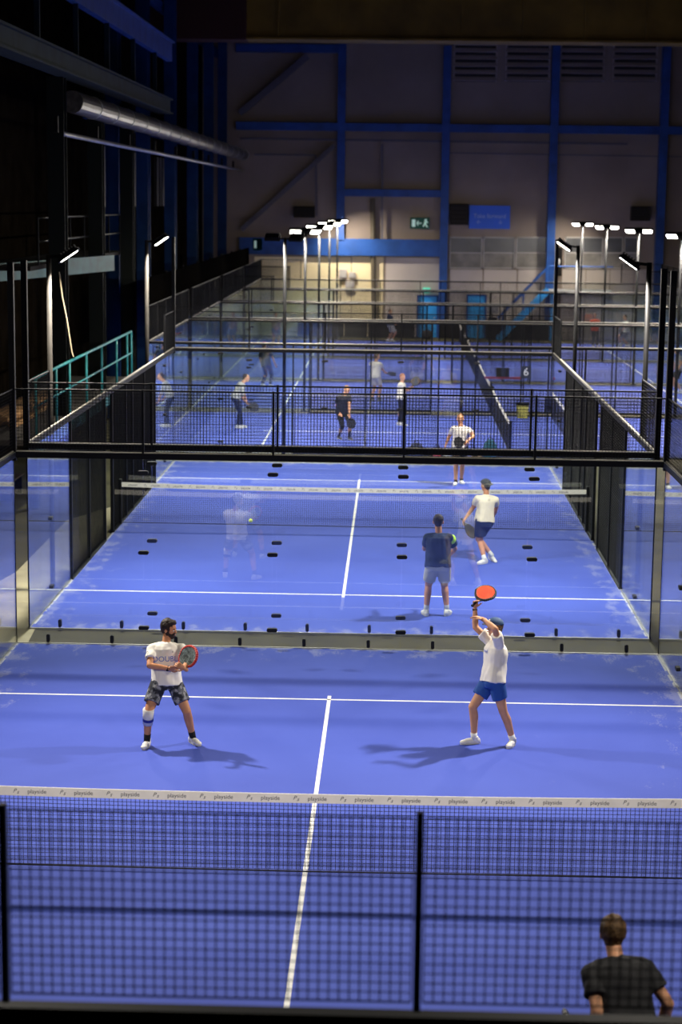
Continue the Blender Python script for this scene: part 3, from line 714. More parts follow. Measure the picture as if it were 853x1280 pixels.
def person(label, sp):
    """sp: px positions -> joints at their real depth with human limb lengths"""
    H = sp.get('h', 1.0); vox = sp.get('vox', .010); near = sp.get('near', False)
    R_, F_, U_ = frame(sp['face'])
    hr, hf, hu = frame(sp.get('look', sp['face']))
    if 'look' in sp: hr, hf, hu = frame(sp['look'])
    an = [V(sp['an'][i]) if len(sp['an'][i]) == 3 else atZ(*sp['an'][i], .085*H) for i in (0, 1)]
    if 'lift' in sp: 
        i, dz, x, y = sp['lift']; an[i] = atY(x, y, an[1-i].y+dz)
    def solve(x, y, P, L, sg):
        """point along the pixel ray at distance L from P"""
        o = V(CAM); d = ray(x, y).normalized(); t0 = (P-o).dot(d); c = o+d*t0; r = (P-c).length
        if r >= L: return P+(c-P)*(L/r)
        return c+d*sg*math.sqrt(L*L-r*r)
    pel = atY(*sp['pel'][:2], (an[0].y+an[1].y)/2+(sp['pel'][2] if len(sp['pel']) > 2 else 0))
    neck = solve(*sp['neck'][:2], pel, .50*H, sp['neck'][2])
    spine = (neck-pel).normalized()
    Rt = (R_-spine*R_.dot(spine)).normalized(); Ft = spine.cross(Rt)    # torso frame
    if Ft.dot(F_) < 0: Ft = -Ft
    head = solve(*sp['head'][:2], neck, .185*H, sp['head'][2] if len(sp['head']) > 2 else 1)
    # image left = a ; body right is +Rt; choose sign so that 'a' is left in the picture
    sgn = -1 if Rt.dot(R2) > 0 else 1
    if abs(Rt.dot(R2)) < .25: sgn = sp.get('sg', sgn)
    sw = sp.get('sw', .180)*H
    sh = [neck-spine*.072*H+Rt*sgn*sw, neck-spine*.072*H-Rt*sgn*sw]
    if 'sh' in sp: 
        for i in (0, 1):
            if sp['sh'][i]: sh[i] = sh[i]+Rt*0+Ft*sp['sh'][i][0]+spine*sp['sh'][i][1]
    hp = [pel+Rt*sgn*.092*H, pel-Rt*sgn*.092*H]
    Rh = (R_-V((0, 0, 1))*0).normalized()
    kn = []
    for i in (0, 1):
        a, b = hp[i], an[i]; L1, L2 = .445*H, .425*H; D = (b-a).length; d = (b-a).normalized()
        if D > (L1+L2)*.995: L1 *= D/(.87*H)*1.004; L2 *= D/(.87*H)*1.004
        if D > .92*H: print('LEG STRETCH', label, round(D/H, 2))
        x = (L1*L1-L2*L2+D*D)/(2*D); hgt = math.sqrt(max(0, L1*L1-x*x))
        kd = sp.get('kd', (F_, F_))[i] if 'kd' in sp else F_
        kd = V(kd); kd = (kd-d*kd.dot(d)).normalized(); kn.append(a+d*x+kd*hgt)
    el, wr, ha = [], [], []
    for i in (0, 1):
        e = solve(*sp['el'][i][:2], sh[i], .29*H, sp['el'][i][2]); w_ = solve(*sp['wr'][i][:2], e, .255*H, sp['wr'][i][2]); el.append(e); wr.append(w_)
        hd = sp['hd'][i] if 'hd' in sp and sp['hd'][i] is not None else (w_-e)
        ha.append(V(hd).normalized())
    root = thing('person', label, 'person', (pel.x, pel.y, 0)); root_inv = V((pel.x, pel.y, 0))
    T = Matrix.Translation(-root_inv)
    def put(o):
        o.data.transform(T); o.parent = root if o.parent is None else o.parent; return o
    skin = mat('skin '+sp.get('skin', 'fair'), {'fair': (.58, .29, .16), 'tan': (.50, .225, .11)}[sp.get('skin', 'fair')], .55, noise_s=12, noise_a=.08)
    # ---------- body, one continuous surface
    B = MB()
    B.sphere(head+hu*.02*H, .078*H, .096*H, .100*H, ax=(hr, hf, hu), nu=20, nv=14)
    B.sphere(head-hu*.055*H+hf*.022*H, .056*H, .066*H, .062*H, ax=(hr, hf, hu))
    B.sphere(head-hu*.095*H+hf*.055*H, .026*H, .024*H, .022*H, ax=(hr, hf, hu))
    B.capsule(head+hu*.005*H+hf*.088*H, .010*H, head-hu*.028*H+hf*.108*H, .015*H, n=8)
    for s in (-1, 1):
        B.sphere(head-hu*.012*H+hr*s*.080*H-hf*.005*H, .012*H, .022*H, .032*H, ax=(hr, hf, hu), nu=8, nv=6)
        B.sphere(head-hu*.022*H+hr*s*.040*H+hf*.065*H, .024*H, .02*H, .024*H, ax=(hr, hf, hu), nu=8, nv=6)
    B.capsule(neck-spine*.04*H, .056*H, head-hu*.05*H-hf*.012*H, .055*H)
    prof = [(-.10, .12, .09), (-.04, .155, .108), (.06, .158, .108), (.20, .138, .096), (.34, .158, .106), (.41, .160, .100), (.455, .115, .075), (.48, .055, .05)]
    tw = sp.get('fat', 1.0)
    B.loft([(pel+spine*t_*H, Rt, Ft, rx*H*tw, ry*H*tw) for t_, rx, ry in prof])
    for i in (0, 1):
        B.capsule(neck-spine*.06*H, .034*H, sh[i], .050*H); B.capsule(sh[i], .053*H, el[i], .041*H)
        m_ = el[i].lerp(wr[i], .3); B.capsule(el[i], .040*H, m_, .043*H); B.capsule(m_, .043*H, wr[i], .027*H)
        B.capsule(hp[i], .095*H, kn[i], .060*H); q = kn[i].lerp(an[i], .3)-(F_)*.012
        B.capsule(kn[i], .056*H, q, .060*H); B.capsule(q, .059*H, an[i], .037*H)
    for i in (0, 1):
        ts = sp.get('thumb', (1, 1))[i]; pn = sp['pn'][i] if 'pn' in sp and sp['pn'][i] is not None else F_
        if near: continue
        hand(B, wr[i], ha[i], pn, ts, sp.get('curl', (.45, .45))[i], H*1.1)
    body = remesh(B, vox, 'body', skin, None, 3); me = body.data
    if near:
        bmj = bmesh.new(); bmj.from_mesh(me)
        for i in (0, 1):
            Hm = MB(); ts = sp.get('thumb', (1, 1))[i]; pn = sp['pn'][i] if 'pn' in sp and sp['pn'][i] is not None else F_
            hand(Hm, wr[i], ha[i], pn, ts, sp.get('curl', (.45, .45))[i], H)
            hm = remesh(Hm, .0042, 'hand', skin, None, 1, keep=True); bmj.from_mesh(hm); bpy.data.meshes.remove(hm)
        bmj.to_mesh(me); bmj.free(); me.shade_smooth()
    put(body)
    # ---------- shirt
    inf = .020*H
    SH = MB(); hem = sp.get('hem', -.06)
    sprof = [(hem, .200, .148), (hem+.05, .196, .144), (.12, .186, .136), (.22, .180, .130), (.34, .188, .134), (.41, .188, .126), (.455, .150, .104), (.485, .098, .086), (.50, .078, .074)]
    SH.loft([(pel+spine*t_*H, Rt, Ft, rx*H*tw, ry*H*tw) for t_, rx, ry in sprof])
    sl = sp.get('sleeve', .62)
    for i in (0, 1):
        SH.capsule(neck-spine*.035*H+(sh[i]-neck)*.12, .060*H*tw, sh[i]-spine*.012*H, .073*H)
        if sl <= 1: e = sh[i].lerp(el[i], sl); SH.tube(sh[i], e, .074*H, .076*H, 18)
        else:
            SH.capsule(sh[i], .072*H, el[i], .058*H); SH.tube(el[i], el[i].lerp(wr[i], sl-1), .056*H, .042*H, 18)
    sm = mat(*sp['shirt']) if isinstance(sp['shirt'], tuple) else sp['shirt']
    shirt = put(remesh(SH, max(vox, .009), 'shirt', sm, None, 2, folds=.016*H, fs=8))
    # ---------- shorts or trousers
    P = MB(); lg = sp.get('leg', .62)
    P.loft([(pel+spine*t_*H, Rt, Ft, rx*H*tw, ry*H*tw) for t_, rx, ry in [(-.12, .14, .105), (-.06, .178, .128), (.03, .176, .124), (.08, .160, .113)]])
    for i in (0, 1):
        if lg <= 1: P.sphere(hp[i], .105*H); P.tube(hp[i], hp[i].lerp(kn[i], lg), .112*H, (.106 if lg < .8 else .092)*H, 20)
        else:
            P.capsule(hp[i], .105*H, kn[i], .073*H); P.tube(kn[i], kn[i].lerp(an[i], min(.96, lg-1)), .073*H, .056*H, 18)
    pm = mat(*sp['pants'])
    put(remesh(P, max(vox, .009), 'shorts' if lg <= 1 else 'trousers', pm, None, 2, folds=.010*H, fs=9))
    # ---------- socks and shoes
    shoe_m = mat(*sp.get('shoe', ('white trainer', (.75, .73, .68), .6))); sock_m = mat(*sp.get('sock', ('white sock', (.7, .7, .68), .8)))
    for i in (0, 1):
        td = sp.get('toe', (None, None))[i]; td = V(td) if td else F_.copy(); td.normalize()
        a = an[i]
        if sp.get('socks', True):
            up = (kn[i]-a).normalized(); MBs = MB().tube(a-up*.03, a+up*sp.get('sockh', .09)*H, .043*H, .046*H, 14)
            put(MBs.build('sock', sock_m, None, smooth=True))
        sd = V((-td.y, td.x, 0)).normalized(); g = sp.get('tilt', (0, 0))[i]
        fz = V((0, 0, 1)); fd = V((td.x, td.y, -g)).normalized(); upv = sd.cross(fd)*-1
        if upv.z < 0: upv = -upv
        base = a-upv*.085*H
        sh_ = MB()
        sh_.sphere(base-fd*.035*H+upv*.045*H, .055*H, .042*H, .05*H, ax=(fd, sd, upv)); sh_.sphere(base+fd*.06*H+upv*.040*H, .10*H, .046*H, .042*H, ax=(fd, sd, upv))
        sh_.sphere(base+fd*.14*H+upv*.030*H, .058*H, .046*H, .032*H, ax=(fd, sd, upv)); sh_.tube(base-fd*.01*H+upv*.04*H, base-fd*.012*H+upv*.105*H, .046*H, .047*H, 14)
        so = put(remesh(sh_, .007 if near else .011, 'shoe', shoe_m, None, 2))
        sol = []
        for k in range(18):
            t_ = 2*math.pi*k/18; x_ = math.cos(t_); y_ = math.sin(t_); sol.append(base+fd*(.052+.142*x_)*H+sd*(.046*(1 if x_ > 0 else .88))*H*math.copysign(abs(y_)**.75, y_))
        ms = MB(); nn = len(sol); ms.add([q+upv*.003 for q in sol]+[q+upv*.026*H for q in sol], [tuple(range(nn)), tuple(range(2*nn-1, nn-1, -1))]+[(k, k+nn, (k+1) % nn+nn, (k+1) % nn) for k in range(nn)])
        put(ms.build('sole', mat('pale sole', (.55, .54, .5), .7), None)).parent = so
        if near:
            lc = MB()
            for k in range(4):
                q = base+fd*(.03+.024*k)*H+upv*(.088-.012*k)*H; lc.capsule(q-sd*.02, .004, q+sd*.02, .004, 6)
            put(lc.build('laces', TAPE, None)).parent = so
    # ---------- head details
    hk = sp.get('hair', 'short'); hc = sp.get('hairc', (.035, .018, .008))
    hm_ = mat('hair %.3f %.3f' % hc[:2], hc, .6, noise_s=40, noise_a=.4, bump=.6, bump_s=80)
    c0 = head+hu*.02*H
    if hk == 'short' or hk == 'thick' or hk == 'tuft':
        k = {'short': 1.0, 'thick': 1.12, 'tuft': 1.10}[hk]; Hh = MB()
        Hh.sphere(c0-hf*.020*H+hu*.018*H, .084*H*k, .092*H*k, .094*H*k, ax=(hr, hf, hu), nu=20, nv=14)
        Hh.sphere(c0-hf*.05*H-hu*.045*H, .064*H*k, .048*H*k, .055*H*k, ax=(hr, hf, hu))
        if hk == 'tuft': Hh.sphere(c0+hu*.09*H-hf*.01*H, .035*H, .06*H, .03*H, ax=(hr, hf, hu))
        if hk == 'thick': Hh.sphere(c0+hu*.075*H+hf*.04*H, .07*H, .05*H, .035*H, ax=(hr, hf, hu))
        put(remesh(Hh, .007 if near else .012, 'hair', hm_, None, 1, folds=.008, fs=40))
    if hk == 'pony':
        Hh = MB().sphere(c0-hf*.018*H+hu*.016*H, .086*H, .094*H, .096*H, ax=(hr, hf, hu)); Hh.capsule(c0-hf*.10*H, .03, c0-hf*.13*H-hu*.16*H, .015); put(remesh(Hh, .012, 'hair', hm_, None, 1, folds=.006, fs=40))
    if 'cap' in sp:
        cm = mat(*sp['cap']); Cp = MB(); Cp.sphere(c0+hu*.012*H, .087*H, .104*H, .098*H, ax=(hr, hf, hu), nu=22, nv=16)
        # keep the upper dome only
        vs = []; 
        Cm = MB(); rings = []
        for j in range(7):
            ph = math.radians(2+j*14.2); rings.append((c0+hu*(.03+.088*math.sin(ph))*H, hr, hf, .089*H*math.cos(ph)+.004, .106*H*math.cos(ph)+.004))
        Cm.loft(rings); cap_o = put(Cm.build('cap', cm, None, smooth=True))
        back = sp.get('capback', False); s = -1 if back else 1
        if not sp.get('nobrim'):
            br = MB(); nn = 11; top = []
            for k in range(nn):
                t_ = math.pi*k/(nn-1); top.append(c0+hu*(.034)*H+hr*math.cos(t_)*.078*H+hf*s*(.06+.125*math.sin(t_))*H-hu*.018*math.sin(t_))
            br.add(top+[q-hu*.006 for q in top], [tuple(range(nn)), tuple(range(2*nn-1, nn-1, -1))]+[(k, k+nn, (k+1) % nn+nn, (k+1) % nn) for k in range(nn)])
            put(br.build('brim', mat(*sp.get('brim', sp['cap'])), None)).parent = cap_o
        if 'capbadge' in sp: put(MB().sphere(c0+hu*.07*H+hf*.092*H, .022, .008, .018, ax=(hr, hf, hu)).build('badge', TAPE, None)).parent = cap_o
    if sp.get('beard'):
        Bd = MB(); Bd.sphere(head-hu*.070*H+hf*.034*H, .060*H, .064*H, .050*H, ax=(hr, hf, hu)); Bd.sphere(head-hu*.10*H+hf*.055*H, .035*H, .033*H, .032*H, ax=(hr, hf, hu))
        for s in (-1, 1): Bd.sphere(head-hu*.035*H+hf*.012*H+hr*s*.066*H, .014*H, .03*H, .045*H, ax=(hr, hf, hu))
        Bd.sphere(head-hu*.047*H+hf*.092*H, .03*H, .012*H, .008*H, ax=(hr, hf, hu))
        put(remesh(Bd, .006, 'beard', hm_, None, 1, folds=.004, fs=50))
    if sp.get('eyes', near):
        for s in (-1, 1):
            put(MB().sphere(head-hu*.004*H+hr*s*.031*H+hf*.086*H, .013*H, .008*H, .009*H, ax=(hr, hf, hu)).build('eye', mat('eye white', (.7, .68, .65), .3), None, smooth=True))
            put(MB().sphere(head-hu*.004*H+hr*s*.031*H+hf*.0925*H, .006*H, .004*H, .0065*H, ax=(hr, hf, hu)).build('pupil', mat('pupil', (.01, .008, .006), .2), None, smooth=True))
            put(MB().capsule(head+hu*.018*H+hr*s*.016*H+hf*.094*H, .005, head+hu*.020*H+hr*s*.044*H+hf*.084*H, .004, 8).build('eyebrow', hm_, None))
        put(MB().sphere(head-hu*.062*H+hf*.096*H, .024*H, .008*H, .006*H, ax=(hr, hf, hu)).build('mouth', mat('lips', (.35, .10, .08), .5), None, smooth=True))
    return dict(root=root, wr=wr, ha=ha, sh=sh, el=el, kn=kn, an=an, hp=hp, pel=pel, neck=neck, spine=spine, Rt=Rt, Ft=Ft, head=head, put=put, shirt=shirt, H=H, hr=hr, hf=hf, hu=hu)

def racket(label, grip, d, nrm, face_m, frame_m, length=.455, scale=1.0):
    """padel racket; grip = point in the fist, d = towards the head, nrm = face normal"""
    d = V(d).normalized(); nrm = (V(nrm)-d*V(nrm).dot(d)).normalized(); s = nrm.cross(d)
    t = thing('padel_racket', label, 'racket', tuple(grip))
    t.rotation_euler = Matrix((s, nrm, d)).transposed().to_euler()      # local: x across, y normal, z along
    MB().tube((0, 0, -.06), (0, 0, .07), .016, .015, 12).build('grip', mat('black grip tape', (.015, .015, .016), .8, bump=.5, bump_s=90), t, smooth=True)
    MB().tube((0, 0, -.07), (0, 0, -.058), .02, .019, 12).build('butt_cap', BLACKM, t)
    hc = .235; pts = []; N_ = 30
    for i in range(N_):
        a = 2*math.pi*i/N_; rx = .130; rz = .150 if math.sin(a) > 0 else .145
        pts.append((rx*math.cos(a)*(1 if math.sin(a) > -.3 else .93), hc+rz*math.sin(a)))
    inner = [((x)*.90, hc+(z-hc)*.90) for x, z in pts]
    MB().prism(inner, -.016, .016).build('face', face_m, t)
    rim = MB(); q = [V((x*.96, 0, hc+(z-hc)*.96)) for x, z in pts]
    for i in range(N_): rim.bar(q[i], q[(i+1) % N_]+(q[(i+1) % N_]-q[i])*.15, .038, .014, up=(0, 1, 0)) if False else rim.tube(q[i], q[(i+1) % N_], .019, n=8)
    rim.build('frame', frame_m, t, smooth=True)
    MB().bar((0, 0, .06), (-.055, 0, .125), .03, .022, up=(0, 1, 0)).bar((0, 0, .06), (.055, 0, .125), .03, .022, up=(0, 1, 0)).build('throat', frame_m, t)
    ho = MB()
    for i in range(-4, 5):
        for j in range(-4, 5):
            x = i*.022+(.011 if j % 2 else 0); z = hc+j*.021
            if (x/.10)**2+((z-hc)/.11)**2 < 1:
                for sg in (-1, 1): ho.tube((x, sg*.0160, z), (x, sg*.0168, z), .005, n=8)
    ho.build('perforations', BLACKM, t)
    return t
FB = mat('racket face black', (.03, .03, .035), .4); FG = mat('racket face grey green', (.22, .27, .24), .5, noise_s=22, noise_a=.8); FR = mat('racket face orange red', (.80, .07, .02), .45, noise_s=10, noise_a=.3)
RB = mat('racket frame black', (.015, .015, .018), .35); RR = mat('racket frame red', (.45, .03, .02), .4)

def stamp(P, body, size, m, up, side, name='lettering'):
    """flat print laid on the cloth of the shirt"""
    me = text_mesh(body, size, m) if body else pill(size, size*1.15, .001).mesh('print', m)
    bm = bmesh.new(); bm.from_mesh(P['shirt'].data); bv = BVHTree.FromBMesh(bm); bm.free()
    inv = V((P['pel'].x, P['pel'].y, 0)); n_ = P['Ft'] if side == 0 else V(side)
    n_ = n_.normalized(); c = up-inv; xa = P['spine'].cross(n_).normalized(); ya = n_.cross(xa)
    for v in me.vertices:
        q = (v.co.x, v.co.y if body else v.co.z)
        o = c+xa*q[0]+ya*q[1]+n_*.4; hit = bv.ray_cast(o, -n_)
        v.co = (hit[0]+n_*.004) if hit[0] is not None else c+xa*q[0]+ya*q[1]
    o = bpy.data.objects.new(name, me); COL.objects.link(o); o.parent = P['shirt']; return o

WS = ('white shirt cloth', (.78, .74, .66), .85); NAVY = ('navy cloth 2', (.012, .022, .075), .85); BLK = ('black cloth', (.012, .012, .013), .85)
# --- 1 left player on the foreground court
P = person('bearded player in white t-shirt and camouflage shorts, crouched ready, racket before chest', dict(
    near=True, vox=.008, face=(.25, -1, 0), look=(1, -.35, -.12), skin='tan', hem=-.06, fat=1.06, h=.97,
    an=[(184, 925), (241, 921)], pel=(208, 851, .05), neck=(207, 797, -1), head=(212, 783, -1),
    el=[(187, 832, -1), (234, 826, -1)], wr=[(213, 836, -1), (231, 836, -1)], hd=[(1, -.2, .15), (-.6, -.5, .5)],
    pn=[(0, 1, .2), (0, .6, -.2)], thumb=(-1, 1), curl=(1.15, 1.0), kd=[(-.25, -1, 0), (.45, -1, 0)], toe=[(-.15, -1, 0), (.6, -.8, 0)],
    shirt=WS, pants=('camouflage cloth', (.10, .105, .12), .85, 0, 14, 1.0), leg=.70, hair='thick', beard=True, hairc=(.016, .007, .003), sock=('black sock', (.01, .01, .012), .9), sockh=.10))
k = P['kn'][0]; a = P['an'][0]
P['put'](MB().tube(k+(a-k)*-.10, k+(a-k)*.42, .073, .064, 18).build('knee_sleeve', mat('white bandage', (.62, .60, .58), .85), None, smooth=True))
P['put'](MB().tube(k+(a-k)*.20, k+(a-k)*.30, .071, .069, 18).build('knee_strap', mat('blue strap', (.02, .03, .25), .8), None, smooth=True))
blu = mat('blue print', (.06, .14, .55), .8)
stamp(P, 'DOUBLE', .095, blu, P['pel']+P['spine']*.275+P['Rt']*0+P['Ft']*.1, 0)
stamp(P, 'n', .05, INK, P['pel']+P['spine']*.37-P['Rt']*.075+P['Ft']*.1, 0, 'emblem')
s_ = P['sh'][0].lerp(P['el'][0], .32); stamp(P, '', .07, BLACKM, s_, (-.75, -.8, .05), 'badge')
P['put'](MB().tube(P['wr'][0]-P['ha'][0]*.03, P['wr'][0]-P['ha'][0]*.005, .034, .033, 14).build('wristband', BLACKM, None))
g = P['wr'][0]+P['ha'][0]*.085+V((0, .02, 0)); tp = atY(234, 822, g.y-.05)
racket('padel racket with grey patterned face and red frame held by the bearded player', g, tp-g, (-.70, -.80, .1), FG, RR)
# --- 2 right player on the foreground court
P = person('player in white t-shirt, blue shorts and navy cap, arms raised swinging overhead', dict(
    near=True, vox=.008, face=(-1, -.30, 0), look=(-1, -.25, .10), skin='fair', hem=-.04, sg=1, sw=.165, fat=1.08, h=.965,
    an=[(593, 922), (641, 924)], pel=(617, 849, 0), neck=(621, 795, 1), head=(619, 779, -1),
    el=[(590, 780, 1), (619, 786, -1)], wr=[(594, 758, -1), (604, 774, 1)], hd=[(.05, 0, 1), (-.85, .1, .3)], sh=[(.0, 0.06), (0.02, .05)],
    pn=[(.3, -1, 0), (-.2, 0, -1)], thumb=(1, 1), curl=(1.2, .35), kd=[(-1, -.35, 0), (-.6, -1, 0)], toe=[(-1, -.25, 0), (-.4, -1, 0)],
    shirt=WS, pants=('blue sport cloth', (.018, .075, .30), .8), leg=.60, hair='short', hairc=(.10, .06, .03), cap=('navy cap', (.03, .07, .16), .7), brim=('dark brim', (.012, .015, .03), .7), capbadge=1, sockh=.07))
stamp(P, 'wwf', .07, blu, P['pel']+P['spine']*.36+P['Ft']*.1+P['Rt']*.03, (-.7, -1, 0))
P['put'](MB().tube(P['wr'][0]-P['ha'][0]*.03, P['wr'][0]-P['ha'][0]*.008, .033, .032, 14).build('wristband', BLACKM, None))
g = P['wr'][0]+V((0, -.03, .075)); tp = atY(607, 735, g.y-.05)
racket('padel racket with orange red face raised above the capped player', g, V((.24, .30, .17)), (0, -.55, .85), FR, RB)
# --- 3 navy shirt, back to us
P = person('player in navy t-shirt with neon yellow shoulder and grey shorts, seen from behind', dict(
    near=False, vox=.009, face=(-.05, 1, 0), look=(.05, 1, 0), skin='tan', hem=-.05, fat=1.1, h=1.04,
    an=[(533, 763), (559, 763)], pel=(548, 705, 0), neck=(549, 662, -1), head=(548, 647, 1),
    el=[(531, 686, 1), (569, 686, 1)], wr=[(533, 676, 1), (564, 692, 1)],
    thumb=(-1, 1), curl=(.8, .5), pn=[(1, 0, 0), (-1, 0, 0)], toe=[(-.3, 1, 0), (.35, 1, 0)],
    shirt=('navy shirt', (.010, .022, .060), .85), pants=('light grey shorts', (.50, .49, .47), .85), leg=.72, hair='short', hairc=(.02, .012, .008), sockh=.17))
s_ = P['sh'][1].lerp(P['el'][1], .18)
P['put'](MB().sphere(s_+V((.012, -.022, .01)), .072, .068, .085, nu=18, nv=12).build('shoulder_panel', mat('neon yellow', (.55, .9, .04), .7), None, smooth=True))
# --- 4 white shirt with dark cap
P = person('player in cream t-shirt, dark shorts and grey cap walking towards the net', dict(
    vox=.010, face=(-.45, 1, 0), look=(-.7, .8, 0), skin='tan', hem=-.02,
    an=[(606, 699), (614, 695)], lift=(1, .25, 615, 694), pel=(606, 651, .1), neck=(609, 614, -1), head=(607, 602, 1),
    el=[(592, 634, 1), (621, 634, 1)], wr=[(582, 648, 1), (617, 646, 1)], kd=[(-.2, 1, 0), (-.9, .6, 0)], toe=[(-.7, -.7, 0), (.5, -.8, 0)], tilt=(0, .35),
    thumb=(1, -1), curl=(.9, .5), pn=[(1, 0, 0), (-1, 0, 0)],
    shirt=('cream shirt', (.70, .62, .48), .85), pants=NAVY, leg=.72, hair='short', hairc=(.02, .012, .008), cap=('grey cap', (.05, .055, .06), .8), capback=True, sockh=.08))
stamp(P, 'n', .09, INK, P['pel']+P['spine']*.42-P['Ft']*.1, (.2, -1, 0), 'emblem')
g = P['wr'][0]+P['ha'][0]*.08; tp = atY(594, 672, g.y)
racket('dark padel racket hanging from the hand of the cream shirted player', g, tp-g, (.9, -.45, 0), FB, RB)
# --- 5 far player facing us on court 2
P = person('player in white t-shirt and black shorts facing the viewer beyond the second net', dict(
    vox=.010, face=(.05, -1, 0), look=(-.1, -1, -.05), hem=-.04, eyes=True,
    an=[(570, 602), (577, 600)], pel=(575, 558, 0), neck=(577, 530, -1), head=(575, 519, -1),
    el=[(562, 545, 1), (592, 545, -1)], wr=[(558, 555, -1), (585, 551, -1)], thumb=(-1, 1), curl=(.4, 1.0), pn=[(1, 0, 0), (0, 0, -1)], toe=[(-.2, -1, 0), (.3, -1, 0)],
    shirt=WS, pants=BLK, leg=.80, hair='short', hairc=(.18, .09, .03), sock=('black sock', (.01, .01, .012), .9), sockh=.05))
g = P['wr'][1]+P['ha'][1]*.08; tp = atY(577, 553, g.y-.1)
racket('black padel racket held across the waist of the white shirted far player', g, tp-g, (0, -1, .2), FB, RB)
# --- bottom right, black t-shirt
P = person('player in black t-shirt seen from behind at the bottom right, head and back only', dict(
    near=True, vox=.009, face=(-.12, 1, 0), look=(-.05, 1, .05), skin='fair', fat=1.16, h=1.06, eyes=False,
    an=[(2.25, -5.75, .085), (2.8, -5.85, .085)], pel=(783, 1293, -.1), neck=(770, 1193, -1), head=(766, 1166, 1),
    el=[(747, 1264, -1), (836, 1255, 1)], wr=[(742, 1310, 1), (824, 1292, 1)], thumb=(1, -1), curl=(1.1, .8), pn=[(1, 0, 0), (-1, 0, 0)],
    shirt=('black shirt', (.022, .022, .024), .8), pants=BLK, leg=.7, hair='tuft', hairc=(.10, .055, .022)))
g = P['wr'][0]+P['ha'][0]*.08; tp = atY(720, 1288, g.y+.1)
racket('dark padel racket held low by the black shirted man, tip only', g, tp-g, (1, -.2, 0), FB, RB)

# --- players on the crosswise courts
def far(label, **k):
    k.setdefault('vox', .014); return person(label, k)
GREYS = ('grey top', (.42, .42, .40), .85); DKJ = ('dark jeans', (.010, .014, .035), .85)
P = far('man in grey long sleeves and dark trousers bending forward on the first crosswise court', face=(1, -.3, 0), look=(1, -.3, 0), sg=-1, an=[(297, 532), (302, 531)], pel=(295, 497), neck=(304, 476, -1), head=(310, 470, 1),
    el=[(300, 492, 1), (305, 492, -1)], wr=[(305, 500, -1), (308, 501, 1)], shirt=GREYS, sleeve=1.5, pants=DKJ, leg=1.95, hem=-.03, curl=(1, 1))
g = P['wr'][1]+P['ha'][1]*.08; racket('black padel racket held low by the bending man', g, atY(322, 511, g.y)-g, (0, -1, .3), FB, RB)
P = far('man in black kit with white socks bands on the first crosswise court', face=(.5, -1, 0), look=(.7, -1, -.3), an=[(424, 545), (437, 546)], pel=(428, 514), neck=(430, 494, -1), head=(434, 487, -1), fat=1.1, skin='fair',
    el=[(421, 507, 1), (437, 507, -1)], wr=[(425, 516, -1), (437, 517, -1)], shirt=BLK, pants=BLK, leg=1.3, hair='short', hairc=(.30, .15, .05), sock=BLK, sockh=.2, shoe=('dark trainer', (.08, .08, .08), .7))
g = P['wr'][1]+P['ha'][1]*.06; racket('black padel racket hanging from the hand of the man in black kit', g, atY(439, 528, g.y)-g, (.3, -1, 0), FB, RB)
P = far('woman in white t-shirt and black trousers standing on the first crosswise court', face=(1, -.35, 0), look=(.8, -1, 0), h=.93, sg=-1, an=[(499, 528), (503, 529)], pel=(502, 497), neck=(503, 476, 1), head=(504, 466, 1),
    el=[(499, 486, 1), (505, 487, -1)], wr=[(507, 487, 1), (512, 485, 1)], shirt=WS, pants=BLK, leg=1.95, hair='short', hairc=(.30, .12, .05))
g = P['wr'][1]+P['ha'][1]*.07; racket('round black padel racket held out by the woman in white t-shirt', g, atY(519, 478, g.y)-g, (-.5, -1, 0), FB, RB)
P = far('player all in white seen from behind on the second crosswise court', face=(.5, 1, 0), look=(.8, .6, 0), an=[(465, 498), (474, 498)], pel=(469, 470), neck=(470, 451, 1), head=(472, 443, 1),
    el=[(475, 461, 1), (477, 460, 1)], wr=[(474, 464, 1), (481, 465, 1)], shirt=WS, pants=WS, leg=.8, hair='short', hairc=(.1, .05, .02), sock=BLK, sockh=.05, shoe=('dark trainer', (.08, .08, .08), .7))
g = P['wr'][1]+P['ha'][1]*.07; racket('padel racket held out by the player all in white', g, atY(487, 467, g.y)-g, (0, -.4, 1), FB, RB)
P = far('man in grey top and dark jeans behind the left glass of the first crosswise court', face=(1, -.3, 0), look=(1, -.4, -.2), sg=-1, an=[(193, 530), (199, 529)], pel=(194, 501), neck=(195, 481, 1), head=(199, 474, 1),
    el=[(194, 494, 1), (199, 494, -1)], wr=[(201, 500, -1), (204, 500, 1)], shirt=GREYS, sleeve=1.5, pants=DKJ, leg=1.95)
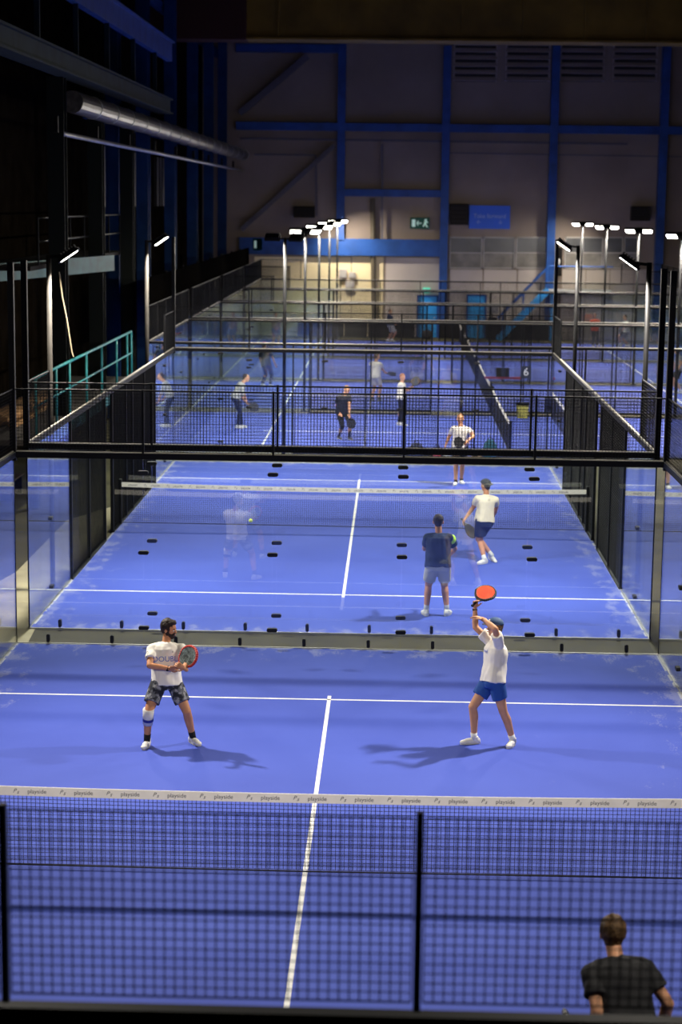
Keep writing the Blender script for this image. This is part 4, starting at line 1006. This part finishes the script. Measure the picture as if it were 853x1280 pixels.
P = far('man with red cap, dark top and jeans on the second crosswise court', face=(.5, 1, 0), an=[(328, 480), (338, 481)], pel=(333, 455), neck=(331, 437, 1), head=(330, 430, 1),
    el=[(325, 447, 1), (341, 447, 1)], wr=[(327, 455, 1), (344, 455, 1)], shirt=('charcoal shirt', (.06, .06, .055), .85), pants=('blue jeans', (.02, .035, .10), .85), leg=1.95, cap=('red cap', (.65, .02, .01), .7))
P = far('person in red and white patterned top near the left end of the fourth court', face=(.3, -1, 0), an=[(341, 430), (348, 430)], pel=(345, 411), neck=(345, 398, 1), head=(345, 392, 1),
    el=[(341, 405, 1), (350, 405, 1)], wr=[(341, 411, 1), (350, 410, 1)], shirt=('patterned top', (.45, .25, .20), .85, 0, 9, .9), pants=('patterned shorts', (.20, .22, .35), .85, 0, 9, .9), leg=.9)
P = far('person in navy top and grey shorts on the fourth crosswise court', face=(1, -.4, 0), sg=-1, an=[(485, 425), (490, 425)], pel=(488, 406), neck=(488, 394, 1), head=(488, 388, 1),
    el=[(485, 401, 1), (490, 401, -1)], wr=[(487, 404, 1), (493, 404, 1)], shirt=('navy shirt', (.010, .022, .060), .85), pants=('light grey shorts', (.50, .49, .47), .85), leg=.9)
P = far('player in white top and dark shorts reaching forward at the far right', face=(-1, -.3, 0), sg=1, an=[(776, 431), (786, 431)], pel=(783, 414), neck=(783, 400, 1), head=(781, 394, 1),
    el=[(778, 405, 1), (784, 407, -1)], wr=[(774, 409, 1), (780, 411, 1)], shirt=WS, pants=BLK, leg=.8)
P = far('person in orange red top by the dark boards near the far wall', face=(0, -1, 0), an=[(742, 431), (747, 431)], pel=(744, 412), neck=(744, 399, 1), head=(744, 393, 1),
    el=[(740, 406, 1), (748, 406, 1)], wr=[(740, 411, 1), (748, 411, 1)], shirt=('orange red top', (.75, .09, .04), .8), pants=DKJ, leg=1.95)
P = far('player in dark top with white bib at the right edge of the frame', face=(-1, .1, 0), sg=1, an=[(846, 488), (852, 489)], pel=(849, 462), neck=(848, 444, 1), head=(847, 436, 1),
    el=[(845, 453, 1), (852, 454, -1)], wr=[(843, 460, 1), (848, 462, 1)], shirt=('white and dark top', (.3, .3, .32), .85, 0, 5, .8), pants=BLK, leg=.75)
bpy.data.scenes.remove(TMP)
